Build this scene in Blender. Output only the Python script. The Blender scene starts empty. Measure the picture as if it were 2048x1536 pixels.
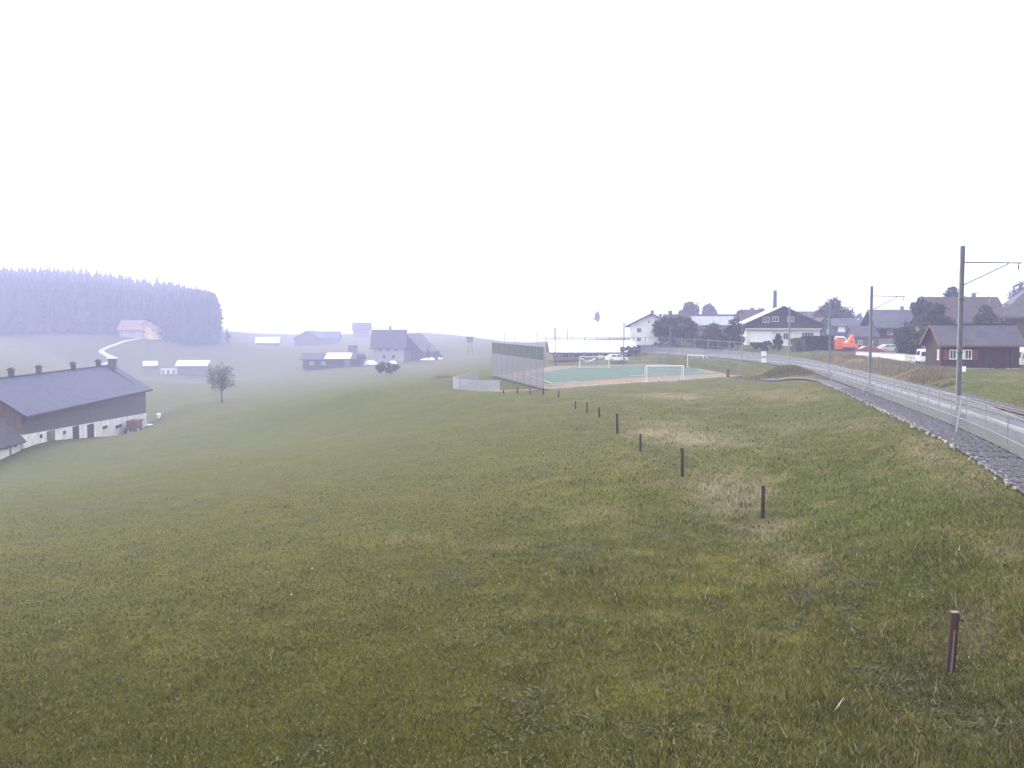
import bpy, math, random
import numpy as np
from mathutils import Vector, Matrix

random.seed(7)
rng = np.random.default_rng(11)
scene = bpy.context.scene
COL = scene.collection

# ------------------------------------------------------------------ camera model (pixels of the 2048x1536 photograph)
F = 1900.0
HOR = 650.0
PITCH = math.atan((768.0 - HOR) / F)
CP, SP = math.cos(PITCH), math.sin(PITCH)


def at(px, py, D):
    """World point on the ray of a photo pixel at forward distance D (camera at the origin)."""
    u, v = (px - 1024.0) / F, (768.0 - py) / F
    k = D / (CP + v * SP)
    return Vector((u * k, D, (v * CP - SP) * k))


def far(px, D):
    """The misty left side lies farther out than first paced off."""
    return 1.0 if px > 1180 else 1.0 + 0.58 * min(1.0, max(0.0, (D - 200.0) / 45.0)) * min(1.0, (1180 - px) / 120)


# ------------------------------------------------------------------ small mesh builder
class MB:
    def __init__(self):
        self.v, self.f = [], []

    def add(self, vs, fs):
        n = len(self.v)
        self.v += [tuple(p) for p in vs]
        self.f += [tuple(i + n for i in f) for f in fs]
        return self

    def box(self, c, s, rz=0.0):
        cx, cy, cz = c
        hx, hy, hz = s[0] / 2, s[1] / 2, s[2] / 2
        ca, sa = math.cos(rz), math.sin(rz)
        vs = []
        for z in (-hz, hz):
            for x, y in ((-hx, -hy), (hx, -hy), (hx, hy), (-hx, hy)):
                vs.append((cx + x * ca - y * sa, cy + x * sa + y * ca, cz + z))
        return self.add(vs, [(3, 2, 1, 0), (4, 5, 6, 7), (0, 1, 5, 4), (1, 2, 6, 5), (2, 3, 7, 6), (3, 0, 4, 7)])

    def bar(self, a, b, w, h=None):
        a, b = Vector(a), Vector(b)
        h = h or w
        d = (b - a).normalized()
        up = Vector((0, 0, 1)) if abs(d.z) < 0.95 else Vector((0, 1, 0))
        s = d.cross(up).normalized()
        t = s.cross(d).normalized()
        vs = []
        for p in (a, b):
            for i, j in ((-1, -1), (1, -1), (1, 1), (-1, 1)):
                vs.append(p + s * (i * w / 2) + t * (j * h / 2))
        return self.add(vs, [(3, 2, 1, 0), (4, 5, 6, 7), (0, 1, 5, 4), (1, 2, 6, 5), (2, 3, 7, 6), (3, 0, 4, 7)])

    def tube(self, pts, rad, n=8):
        pts = [Vector(p) for p in pts]
        if not isinstance(rad, (list, tuple)):
            rad = [rad] * len(pts)
        rings = []
        for i, p in enumerate(pts):
            d = (pts[min(i + 1, len(pts) - 1)] - pts[max(i - 1, 0)]).normalized()
            up = Vector((0, 0, 1)) if abs(d.z) < 0.95 else Vector((0, 1, 0))
            s = d.cross(up).normalized()
            t = s.cross(d).normalized()
            rings.append([p + (s * math.cos(k * 2 * math.pi / n) + t * math.sin(k * 2 * math.pi / n)) * rad[i] for k in range(n)])
        vs = [q for r in rings for q in r]
        fs = []
        for i in range(len(pts) - 1):
            for k in range(n):
                fs.append((i * n + k, i * n + (k + 1) % n, (i + 1) * n + (k + 1) % n, (i + 1) * n + k))
        fs.append(tuple(range(n - 1, -1, -1)))
        m = (len(pts) - 1) * n
        fs.append(tuple(range(m, m + n)))
        return self.add(vs, fs)

    def prism(self, prof, a0, a1, axis='x'):
        """Extrude a closed 2D profile [(s, z)] along an axis from a0 to a1."""
        n = len(prof)
        if axis == 'x':
            vs = [(a0, p[0], p[1]) for p in prof] + [(a1, p[0], p[1]) for p in prof]
        else:
            vs = [(p[0], a0, p[1]) for p in prof] + [(p[0], a1, p[1]) for p in prof]
        fs = [tuple(range(n)), tuple(range(2 * n - 1, n - 1, -1))]
        for i in range(n):
            j = (i + 1) % n
            fs.append((j, i, n + i, n + j))
        return self.add(vs, fs)

    def sheet(self, left, right):
        n = len(left)
        return self.add(list(left) + list(right), [(i, n + i, n + i + 1, i + 1) for i in range(n - 1)])

    def build(self, name, m, parent=None, smooth=False):
        me = bpy.data.meshes.new(name)
        me.from_pydata(self.v, [], self.f)
        me.validate()
        if m is not None:
            me.materials.append(m)
        if smooth:
            me.polygons.foreach_set('use_smooth', [True] * len(me.polygons))
        import bmesh
        bm = bmesh.new()
        bm.from_mesh(me)
        bmesh.ops.recalc_face_normals(bm, faces=bm.faces)
        bm.to_mesh(me)
        bm.free()
        o = bpy.data.objects.new(name, me)
        COL.objects.link(o)
        if parent is not None:
            o.parent = parent
        return o


def tag(o, label, cat, group=None):
    o['label'] = label
    o['category'] = cat
    if group:
        o['group'] = group
    return o


def empty(name, loc, rz=0.0):
    o = bpy.data.objects.new(name, None)
    o.empty_display_size = 0.2
    o.location = loc
    o.rotation_euler = (0, 0, rz)
    COL.objects.link(o)
    return o


def struct(o, kind='structure'):
    o['kind'] = kind
    return o


# ------------------------------------------------------------------ materials
def mat(name, c1, c2=None, scale=1.0, rough=0.8, detail=4.0, metal=0.0, bump=0.0, bscale=None, stretch=None, spec=0.3):
    m = bpy.data.materials.new(name)
    m.use_nodes = True
    nt = m.node_tree
    b = nt.nodes['Principled BSDF']
    b.inputs['Roughness'].default_value = rough
    b.inputs['Metallic'].default_value = metal
    b.inputs['Specular IOR Level'].default_value = spec
    c2 = c2 or tuple(x * 0.75 for x in c1)
    tc = nt.nodes.new('ShaderNodeTexCoord')
    mp = nt.nodes.new('ShaderNodeMapping')
    if stretch:
        mp.inputs['Scale'].default_value = stretch
    nt.links.new(tc.outputs['Object'], mp.inputs['Vector'])
    nz = nt.nodes.new('ShaderNodeTexNoise')
    nz.inputs['Scale'].default_value = scale
    nz.inputs['Detail'].default_value = detail
    nt.links.new(mp.outputs['Vector'], nz.inputs['Vector'])
    rp = nt.nodes.new('ShaderNodeValToRGB')
    rp.color_ramp.elements[0].position = 0.32
    rp.color_ramp.elements[1].position = 0.68
    rp.color_ramp.elements[0].color = (*c1, 1)
    rp.color_ramp.elements[1].color = (*c2, 1)
    nt.links.new(nz.outputs['Fac'], rp.inputs['Fac'])
    nt.links.new(rp.outputs['Color'], b.inputs['Base Color'])
    if bump:
        n2 = nt.nodes.new('ShaderNodeTexNoise')
        n2.inputs['Scale'].default_value = bscale or scale * 4
        n2.inputs['Detail'].default_value = 4
        nt.links.new(mp.outputs['Vector'], n2.inputs['Vector'])
        bp = nt.nodes.new('ShaderNodeBump')
        bp.inputs['Strength'].default_value = 0.6
        bp.inputs['Distance'].default_value = bump
        nt.links.new(n2.outputs['Fac'], bp.inputs['Height'])
        nt.links.new(bp.outputs['Normal'], b.inputs['Normal'])
    return m


def roof_mat(name, c1, c2, rows=3.0):
    """Tile roof: noise plus fine course lines along the slope."""
    m = mat(name, c1, c2, scale=0.8, rough=0.9, spec=0.12)
    nt = m.node_tree
    b = nt.nodes['Principled BSDF']
    tc = [n for n in nt.nodes if n.type == 'TEX_COORD'][0]
    w = nt.nodes.new('ShaderNodeTexWave')
    w.wave_type = 'BANDS'
    w.bands_direction = 'Y'
    w.inputs['Scale'].default_value = rows
    w.inputs['Distortion'].default_value = 0.6
    nt.links.new(tc.outputs['Object'], w.inputs['Vector'])
    bp = nt.nodes.new('ShaderNodeBump')
    bp.inputs['Distance'].default_value = 0.04
    bp.inputs['Strength'].default_value = 0.5
    nt.links.new(w.outputs['Fac'], bp.inputs['Height'])
    nt.links.new(bp.outputs['Normal'], b.inputs['Normal'])
    return m


def plank_mat(name, c1, c2, scale=4.0):
    m = mat(name, c1, c2, scale=scale, rough=0.85, stretch=(1, 1, 0.08), bump=0.02, bscale=9)
    return m


M = {}
M['wood_dark'] = plank_mat('dark_wood', (0.050, 0.025, 0.017), (0.024, 0.014, 0.011))
M['wood_red'] = plank_mat('red_brown_wood', (0.050, 0.018, 0.012), (0.026, 0.010, 0.008))
M['wood_brown'] = plank_mat('brown_wood', (0.22, 0.13, 0.08), (0.12, 0.075, 0.05))
M['wood_grey'] = plank_mat('grey_wood', (0.17, 0.13, 0.105), (0.10, 0.08, 0.068))
M['shingle'] = mat('weathered_shingle', (0.105, 0.092, 0.086), (0.062, 0.055, 0.052), scale=1.4, rough=0.9, bump=0.05, bscale=6, stretch=(1, 1, 2.5))
M['slate'] = roof_mat('slate_roof', (0.10, 0.10, 0.125), (0.075, 0.075, 0.095))
M['slate_pale'] = roof_mat('pale_slate_roof', (0.36, 0.37, 0.43), (0.30, 0.31, 0.37), 2.0)
M['roof_brown'] = roof_mat('brown_tile_roof', (0.085, 0.062, 0.062), (0.06, 0.046, 0.047))
M['roof_dark'] = roof_mat('dark_roof', (0.075, 0.07, 0.075), (0.05, 0.048, 0.052))
M['roof_white'] = mat('pale_sheet_roof', (0.78, 0.78, 0.80), (0.68, 0.68, 0.72), scale=0.5, rough=0.35, spec=0.6)
M['lit_slope'] = mat('lit_slope_sheets', (0.50, 0.53, 0.55), (0.38, 0.41, 0.43), scale=0.7, rough=0.35, spec=0.6)  # daylight on the chalet's left slope painted in as a pale colour
M['plaster'] = mat('white_plaster', (0.72, 0.71, 0.69), (0.58, 0.57, 0.56), scale=0.9, rough=0.9)
M['plaster_pale'] = mat('cream_plaster', (0.34, 0.31, 0.29), (0.27, 0.25, 0.235), scale=0.8, rough=0.9)
M['plaster_yellow'] = mat('yellow_plaster', (0.75, 0.55, 0.26), (0.62, 0.45, 0.22), scale=0.8, rough=0.9)
M['whitewash'] = mat('stained_whitewash', (0.70, 0.69, 0.68), (0.46, 0.44, 0.42), scale=0.7, rough=0.95, detail=8)
M['trim_white'] = mat('white_painted_trim', (0.78, 0.78, 0.77), (0.7, 0.7, 0.69), scale=2, rough=0.6)
M['trim_orange'] = mat('orange_stained_board', (0.20, 0.085, 0.055), (0.15, 0.064, 0.045), scale=3, rough=0.7)
M['shutter'] = mat('red_orange_shutter', (0.16, 0.042, 0.028), (0.12, 0.032, 0.022), scale=3, rough=0.7)
M['glass'] = mat('window_glass', (0.045, 0.05, 0.055), (0.03, 0.034, 0.038), scale=0.6, rough=0.08, spec=0.7)
M['glass_pale'] = mat('pale_window_blind', (0.55, 0.62, 0.68), (0.5, 0.56, 0.62), scale=0.6, rough=0.4)
M['brick'] = mat('dull_brick', (0.22, 0.15, 0.125), (0.16, 0.11, 0.09), scale=1.4, rough=0.9)
M['concrete'] = mat('concrete', (0.42, 0.41, 0.40), (0.30, 0.295, 0.29), scale=1.2, rough=0.9, bump=0.01)
M['concrete_white'] = mat('pale_concrete', (0.72, 0.71, 0.70), (0.58, 0.575, 0.57), scale=0.8, rough=0.9)
M['galv'] = mat('galvanised_steel', (0.20, 0.215, 0.235), (0.15, 0.16, 0.18), scale=2.5, rough=0.5, metal=0.25, spec=0.5)
M['galv_dark'] = mat('dark_steel', (0.11, 0.115, 0.13), (0.075, 0.08, 0.09), scale=3, rough=0.5, metal=0.3)
M['wire'] = mat('galvanised_wire', (0.25, 0.265, 0.295), (0.20, 0.215, 0.245), scale=3, rough=0.5)
M['net_grey'] = mat('grey_net_cord', (0.42, 0.43, 0.47), (0.36, 0.37, 0.41), scale=3, rough=0.8)
M['net_dark'] = mat('grey_violet_wire', (0.17, 0.17, 0.215), (0.13, 0.13, 0.17), scale=3, rough=0.8)
M['screen'] = mat('dark_windscreen_cloth', (0.075, 0.09, 0.082), (0.055, 0.068, 0.062), scale=1.5, rough=0.9)
M['steel_rail'] = mat('rail_steel', (0.20, 0.17, 0.155), (0.14, 0.115, 0.10), scale=2, rough=0.4, metal=0.5)
M['chimney'] = mat('chimney_steel', (0.075, 0.07, 0.11), (0.055, 0.052, 0.08), scale=2, rough=0.6)
M['post_wood'] = mat('wet_fence_wood', (0.060, 0.024, 0.017), (0.014, 0.008, 0.007), scale=7, rough=0.65, stretch=(1, 1, 0.12), detail=6, spec=0.4)
M['post_streak'] = mat('bleached_wood_split', (0.22, 0.18, 0.18), (0.12, 0.09, 0.09), scale=8, rough=0.7, stretch=(1, 1, 0.1))
M['tyre'] = mat('tyre_rubber', (0.03, 0.03, 0.03), (0.022, 0.022, 0.022), rough=0.9)
M['paint_red'] = mat('dark_red_paint', (0.26, 0.032, 0.028), (0.21, 0.025, 0.024), rough=0.3, spec=0.5)
M['paint_white'] = mat('white_paint', (0.8, 0.8, 0.8), (0.72, 0.72, 0.72), rough=0.3, spec=0.5)
M['paint_orange'] = mat('orange_machine_paint', (0.80, 0.16, 0.035), (0.66, 0.13, 0.03), rough=0.45, spec=0.5)
M['paint_silver'] = mat('silver_grey_paint', (0.45, 0.46, 0.48), (0.4, 0.41, 0.43), rough=0.3, spec=0.5)
M['paint_green'] = mat('green_machine_paint', (0.05, 0.13, 0.07), (0.04, 0.10, 0.055), rough=0.5)
M['turf'] = mat('artificial_turf', (0.040, 0.088, 0.054), (0.032, 0.070, 0.043), scale=0.3, rough=0.9)
M['clay'] = mat('orange_clay_surface', (0.21, 0.128, 0.070), (0.13, 0.105, 0.058), scale=0.35, rough=0.95)
M['line_white'] = mat('white_line_paint', (0.75, 0.75, 0.73), (0.62, 0.62, 0.6), scale=2, rough=0.8)
M['bark'] = mat('bark', (0.10, 0.075, 0.055), (0.06, 0.045, 0.035), scale=5, rough=0.95, stretch=(1, 1, 0.2))
M['plastic_white'] = mat('white_plastic', (0.8, 0.8, 0.8), (0.74, 0.74, 0.74), rough=0.5)
M['stone_pale'] = mat('pale_edge_stone', (0.42, 0.40, 0.37), (0.16, 0.145, 0.12), scale=4, rough=0.95, bump=0.02)
M['rust'] = mat('rusty_orange_metal', (0.22, 0.095, 0.045), (0.13, 0.06, 0.035), scale=5, rough=0.8)
M['hay'] = mat('old_brown_heap', (0.12, 0.095, 0.06), (0.075, 0.06, 0.045), scale=2, rough=1, bump=0.1)


def gravel_mat(name, c1, c2, vs=14.0):
    m = mat(name, c1, c2, scale=0.6, rough=0.95)
    nt = m.node_tree
    b = nt.nodes['Principled BSDF']
    tc = [n for n in nt.nodes if n.type == 'TEX_COORD'][0]
    vo = nt.nodes.new('ShaderNodeTexVoronoi')
    vo.inputs['Scale'].default_value = vs
    nt.links.new(tc.outputs['Object'], vo.inputs['Vector'])
    mx = nt.nodes.new('ShaderNodeMixRGB')
    mx.blend_type = 'MULTIPLY'
    mx.inputs['Fac'].default_value = 0.85
    rp = nt.nodes.new('ShaderNodeValToRGB')
    rp.color_ramp.elements[0].color = (0.45, 0.45, 0.45, 1)
    rp.color_ramp.elements[1].color = (1.5, 1.48, 1.46, 1)
    nt.links.new(vo.outputs['Color'], rp.inputs['Fac'])
    old = b.inputs['Base Color'].links[0].from_socket
    nt.links.new(old, mx.inputs['Color1'])
    nt.links.new(rp.outputs['Color'], mx.inputs['Color2'])
    nt.links.new(mx.outputs['Color'], b.inputs['Base Color'])
    bp = nt.nodes.new('ShaderNodeBump')
    bp.inputs['Distance'].default_value = 0.05
    nt.links.new(vo.outputs['Distance'], bp.inputs['Height'])
    nt.links.new(bp.outputs['Normal'], b.inputs['Normal'])
    return m


M['gravel'] = gravel_mat('grey_gravel', (0.108, 0.106, 0.122), (0.08, 0.079, 0.091), 7)
M['ballast'] = gravel_mat('railway_ballast', (0.105, 0.099, 0.11), (0.078, 0.073, 0.082), 7)


def attr_mat(name, attr, fine=None, rough=0.95, bump=0.0, translucent=0.0):
    m = bpy.data.materials.new(name)
    m.use_nodes = True
    nt = m.node_tree
    b = nt.nodes['Principled BSDF']
    b.inputs['Roughness'].default_value = rough
    b.inputs['Specular IOR Level'].default_value = 0.12
    a = nt.nodes.new('ShaderNodeAttribute')
    a.attribute_name = attr
    src = a.outputs['Color']
    if fine:
        tc = nt.nodes.new('ShaderNodeTexCoord')
        for sc, lo, hi in fine:
            nz = nt.nodes.new('ShaderNodeTexNoise')
            nz.inputs['Scale'].default_value = sc
            nz.inputs['Detail'].default_value = 5
            nz.inputs['Roughness'].default_value = 0.65
            nt.links.new(tc.outputs['Object'], nz.inputs['Vector'])
            rp = nt.nodes.new('ShaderNodeValToRGB')
            rp.color_ramp.elements[0].position = 0.3
            rp.color_ramp.elements[1].position = 0.7
            rp.color_ramp.elements[0].color = (*lo, 1)
            rp.color_ramp.elements[1].color = (*hi, 1)
            nt.links.new(nz.outputs['Fac'], rp.inputs['Fac'])
            mx = nt.nodes.new('ShaderNodeMixRGB')
            mx.blend_type = 'MULTIPLY'
            mx.inputs['Fac'].default_value = 1
            nt.links.new(src, mx.inputs['Color1'])
            nt.links.new(rp.outputs['Color'], mx.inputs['Color2'])
            src = mx.outputs['Color']
        if bump:
            nz = nt.nodes.new('ShaderNodeTexNoise')
            nz.inputs['Scale'].default_value = 3.0
            nz.inputs['Detail'].default_value = 8
            nz.inputs['Roughness'].default_value = 0.7
            nt.links.new(tc.outputs['Object'], nz.inputs['Vector'])
            bp = nt.nodes.new('ShaderNodeBump')
            bp.inputs['Distance'].default_value = bump
            bp.inputs['Strength'].default_value = 0.8
            nt.links.new(nz.outputs['Fac'], bp.inputs['Height'])
            nt.links.new(bp.outputs['Normal'], b.inputs['Normal'])
    nt.links.new(src, b.inputs['Base Color'])
    return m


def leaf_mat(name, c1, c2, scale=0.7):
    m = mat(name, c1, c2, scale=scale, rough=0.8, detail=3, spec=0.15)
    return m


M['leaf_dark'] = leaf_mat('dark_foliage', (0.022, 0.033, 0.015), (0.010, 0.016, 0.009))
M['leaf_olive'] = leaf_mat('olive_foliage', (0.050, 0.056, 0.019), (0.024, 0.030, 0.012))
M['leaf_mid'] = leaf_mat('mid_green_foliage', (0.042, 0.056, 0.022), (0.018, 0.028, 0.012))
M['leaf_hedge'] = leaf_mat('hedge_foliage', (0.026, 0.034, 0.013), (0.012, 0.018, 0.008), 1.2)
M['leaf_misted'] = leaf_mat('thin_misted_foliage', (0.15, 0.155, 0.10), (0.10, 0.105, 0.068))  # mist veil over these crowns is mixed into the leaf colour
M['leaf_lime'] = leaf_mat('yellow_green_foliage', (0.11, 0.125, 0.03), (0.06, 0.075, 0.022), 1.2)
M['needle'] = leaf_mat('spruce_needles', (0.030, 0.040, 0.032), (0.014, 0.020, 0.016), 0.2)

# ------------------------------------------------------------------ terrain
def P(px, py, D):
    return (px, py, D)


CTRL = [
    # field, following the line of posts
    P(1900, 1348, 17.3), P(1526, 1038, 31.5), P(1364, 956, 37.5), P(1281, 903, 47), P(1234, 865, 55), P(1198, 834, 64),
    P(1174, 825, 68), P(1151, 818, 72), P(1117, 796, 86), P(1087, 790, 91), P(1060, 788, 93), P(1007, 788, 94),
    # near field
    P(1024, 1536, 14.2), P(1500, 1536, 14.0), P(2048, 1536, 13.6), P(400, 1536, 14.8), P(-100, 1536, 15.6), P(2300, 1536, 13.2),
    P(1024, 1250, 20.5), P(500, 1250, 22.0), P(0, 1250, 24.5), P(1024, 1050, 31), P(600, 1050, 35), P(200, 1050, 42),
    P(1024, 930, 46), P(700, 930, 56), P(350, 930, 78), P(-150, 980, 80), P(1024, 850, 64), P(800, 850, 82), P(600, 850, 108),
    # barn side
    P(0, 908, 134), P(45, 897, 137), P(150, 876, 157), P(290, 851, 193), P(-200, 950, 120), P(400, 845, 140), P(445, 804, 190),
    P(330, 830, 192), P(700, 790, 120), P(900, 785, 105), P(560, 795, 165),
    P(960, 783, 112), P(905, 778, 118), P(820, 765, 150), P(880, 753, 165),
    # crest towards the pitch
    P(1200, 774, 103), P(1330, 770, 106), P(1450, 762, 107), P(1560, 758, 106), P(1600, 757, 102), P(1700, 800, 64), P(1700, 880, 44),
    P(1500, 850, 57), P(1400, 800, 75), P(1650, 1000, 32), P(1900, 1000, 28.5), P(1800, 1100, 23.5), P(2048, 1150, 20),
    # valley to the left of centre
    P(300, 760, 235), P(350, 747, 285), P(450, 752, 280), P(200, 728, 300), P(100, 720, 270), P(0, 745, 220), P(-200, 760, 200),
    P(210, 705, 312), P(280, 677, 335), P(120, 670, 338), P(250, 671, 340), P(0, 672, 338), P(-200, 668, 338),
    P(400, 690, 345), P(480, 690, 345), P(480, 712, 310), P(560, 735, 270), P(665, 735, 245), P(770, 724, 262), P(880, 718, 262),
    P(950, 712, 250), P(640, 690, 400), P(530, 690, 410), P(710, 684, 410), P(-100, 664, 360), P(150, 668, 365), P(400, 682, 380),
    P(-200, 640, 430), P(150, 646, 430), P(420, 668, 440), P(-250, 612, 560), P(150, 622, 560), P(400, 650, 560), P(900, 690, 330), P(1000, 694, 280), P(1150, 692, 300),
    # village
    P(1180, 716, 205), P(1290, 694, 212), P(1450, 693, 205), P(1560, 691, 208), P(1640, 694, 215), P(1690, 703, 185), P(1760, 720, 150), P(1720, 717, 152), P(1800, 722, 142), P(1760, 708, 167),
    P(1740, 705, 185), P(1850, 727, 135), P(1690, 711, 140), P(1750, 724, 120), P(1830, 738, 98), P(1900, 737, 108), P(2040, 737, 108),
    P(1900, 690, 170), P(2040, 690, 180), P(1800, 690, 200), P(2048, 745, 95), P(2048, 829, 47), P(1900, 767, 75), P(2200, 780, 70), P(2300, 900, 33),
    P(1620, 706, 165), P(2300, 690, 200),
    # round the sunken pitch
    *[P(1024 + F * x / y, HOR + 7.6 * F / y, y) for x, y in ((34.8, 141), (28, 134.5), (20, 126.5), (12, 119), (33.8, 165), (31, 187), (20, 181), (8, 176), (-2.75, 142))],
    *[P(1024 + F * x / y, HOR + 7.25 * F / y, y) for x, y in ((31, 131), (23, 124), (14, 116.5))],
]
# railway corridor: fence line (x, D, z)
RAIL = [(9, -30, -6.2), (11.5, 0, -5.9), (13.8, 12, -5.6), (15.6, 22, -5.25), (18.6, 34.5, -4.88), (19.9, 41.8, -4.64), (22.4, 53, -4.75),
        (26.1, 69, -5.0), (30.5, 89, -5.3), (34.6, 109, -5.5), (36.6, 124, -5.6), (37.2, 145, -5.65), (36.2, 165, -5.75), (33.2, 185, -5.9),
        (28.5, 205, -6.1), (21, 228, -6.3)]


def catmull(pts, step=1.0):
    pts = [np.array(p, float) for p in pts]
    out = []
    for i in range(len(pts) - 1):
        p0, p1, p2, p3 = pts[max(i - 1, 0)], pts[i], pts[i + 1], pts[min(i + 2, len(pts) - 1)]
        n = max(2, int(np.linalg.norm(p2 - p1) / step))
        for k in range(n):
            t = k / n
            out.append(0.5 * ((2 * p1) + (-p0 + p2) * t + (2 * p0 - 5 * p1 + 4 * p2 - p3) * t * t + (-p0 + 3 * p1 - 3 * p2 + p3) * t ** 3))
    out.append(pts[-1])
    return np.array(out)


RL = catmull(RAIL, 1.0)
_d = np.gradient(RL[:, :2], axis=0)
_d /= np.linalg.norm(_d, axis=1)[:, None]
RN = np.stack([_d[:, 1], -_d[:, 0]], 1)      # to the right of the track direction


def offset(off, dz=0.0, lo=0, hi=None):
    q = RL.copy()
    q[:, :2] += RN * (off if np.isscalar(off) else np.asarray(off)[:, None])
    q[:, 2] += dz
    return q[lo:hi]


def warp(x, y):
    x, y = np.asarray(x, float), np.asarray(y, float)
    ye = np.maximum(y, 9.0)
    return np.stack([np.clip(x / ye, -1.1, 1.1) * 2.6, np.log(ye) * 1.25], -1)


_cp = np.array([list(at(c[0], c[1], c[2] * far(c[0], c[2]))) for c in CTRL])
_cw = warp(_cp[:, 0], _cp[:, 1])
_EPS = 0.10


def _ker(a, b):
    return np.sqrt(((a[:, None, :] - b[None]) ** 2).sum(-1) + _EPS ** 2)


_scale = _cp[:, 1]
_A = _ker(_cw, _cw) + np.eye(len(_cw)) * 0.002
_h = _cp[:, 2]
_mean = -7.0
_wts = np.linalg.solve(_A, _h - _mean)


def smooth(t):
    t = np.clip(t, 0, 1)
    return t * t * (3 - 2 * t)


# lattice noise
_tab = rng.random((256, 256))


def vnoise(x, y, s, seed=0):
    x, y = np.asarray(x) * s + seed * 17.3 + 1000, np.asarray(y) * s + seed * 31.7 + 1000
    ix, iy = np.floor(x).astype(int), np.floor(y).astype(int)
    fx, fy = x - ix, y - iy
    fx, fy = fx * fx * (3 - 2 * fx), fy * fy * (3 - 2 * fy)
    a, b = _tab[ix % 256, iy % 256], _tab[(ix + 1) % 256, iy % 256]
    c, d = _tab[ix % 256, (iy + 1) % 256], _tab[(ix + 1) % 256, (iy + 1) % 256]
    return (a * (1 - fx) + b * fx) * (1 - fy) + (c * (1 - fx) + d * fx) * fy


def fbm(x, y, s, o=4, seed=0):
    r, a, t = 0, 1, 0
    for i in range(o):
        r = r + vnoise(x, y, s * 2 ** i, seed + i) * a
        t += a
        a *= 0.55
    return r / t


PITCH_POLY = [(4.2, 111.5), (-2.75, 142), (8, 176), (31, 187), (33.8, 165), (34.8, 141)]
PITCH_Z = -7.6


def poly_dist(x, y, poly):
    """Signed distance to a polygon (negative inside)."""
    x, y = np.asarray(x, float), np.asarray(y, float)
    d = np.full(x.shape, 1e9)
    ins = np.zeros(x.shape, bool)
    n = len(poly)
    for i in range(n):
        ax, ay = poly[i]
        bx, by = poly[(i + 1) % n]
        ex, ey = bx - ax, by - ay
        t = np.clip(((x - ax) * ex + (y - ay) * ey) / (ex * ex + ey * ey), 0, 1)
        d = np.minimum(d, np.hypot(x - ax - t * ex, y - ay - t * ey))
        c = ((ay > y) != (by > y)) & (x < (bx - ax) * (y - ay) / (by - ay + 1e-12) + ax)
        ins ^= c
    return np.where(ins, -d, d)


def rail_near(x, y):
    """Signed offset from the fence line (+ right) and profile height."""
    x, y = np.asarray(x, float).ravel(), np.asarray(y, float).ravel()
    off = np.full(x.shape, 1e9)
    zz = np.zeros(x.shape)
    near = np.where((x > -40) & (x < 80) & (y > -40) & (y < 300))[0]
    for s in range(0, len(near), 4000):
        idx = near[s:s + 4000]
        dx = x[idx][:, None] - RL[None, :, 0]
        dy = y[idx][:, None] - RL[None, :, 1]
        dd = dx * dx + dy * dy
        k = dd.argmin(1)
        r = np.arange(len(idx))
        sgn = dx[r, k] * RN[k, 0] + dy[r, k] * RN[k, 1]
        off[idx] = np.where(sgn >= 0, 1, -1) * np.sqrt(dd[r, k])
        zz[idx] = RL[k, 2]
    return off, zz


MOUND = (32.0, 111, 0.7)


def height(x, y):
    sh = np.asarray(x).shape
    x, y = np.asarray(x, float).ravel(), np.asarray(y, float).ravel()
    z = np.empty(x.shape)
    for s in range(0, len(x), 20000):
        z[s:s + 20000] = _mean + _ker(warp(x[s:s + 20000], y[s:s + 20000]), _cw) @ _wts
    r = np.hypot(x, y)
    # beyond the last farms the land falls away into a broad valley
    pxa = 1024 + F * x / np.maximum(y, 1.0)
    r0 = np.where(y > 0, 800 - 350 * smooth((pxa - 820) / 260), 450)
    t_ = smooth((r - r0) / 380)
    z = z * (1 - t_) + t_ * (-62 + 38 * smooth((r - 1400) / 3800))
    amp = 0.10 + 0.25 * smooth((r - 60) / 300)
    z += (fbm(x, y, 0.09, 4, 3) - 0.5) * 2 * amp * smooth((r - 4) / 10)
    z += (fbm(x, y, 0.55, 3, 9) - 0.5) * 0.16
    # level bed for the railway, path and fence
    off, zz = rail_near(x, y)
    w = np.where(off > 0, 1 - smooth((off - 5.3) / 3.5), 1 - smooth((-off - 2.0) / 3.0))
    z = z * (1 - w) + (zz - 0.10) * w
    # level bed for the pitch
    pd = poly_dist(x, y, PITCH_POLY)
    w = (1 - smooth((pd - 0.4) / 3.2))
    w = w * np.where(off > 1e8, 1, smooth((-off - 2.2) / 1.5)) if True else w
    z = z * (1 - w) + (PITCH_Z - 0.12) * w
    # grassy mound by the path
    mx, my, mh = MOUND
    z += mh * np.exp(-(((x - mx) / 2.4) ** 2 + ((y - my) / 2.6) ** 2) ** 2) * (1 + 0.5 * (fbm(x, y, 0.9, 3, 5) - 0.5))
    return z.reshape(sh)


def gz(x, y):
    return float(height(np.array([x]), np.array([y]))[0])


def ground(px, D, sink=0.0):
    """Ground point under a photo column at distance D."""
    D = D * far(px, D)
    x = (px - 1024) / F * D / CP * CP
    # two refinements for the slight keystone of the pitched camera
    for _ in range(3):
        z = gz(x, D)
        cy = D * SP + z * CP
        cz = D * CP - z * SP
        x = (px - 1024) / F * cz
    return Vector((x, D, gz(x, D) - sink))


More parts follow.
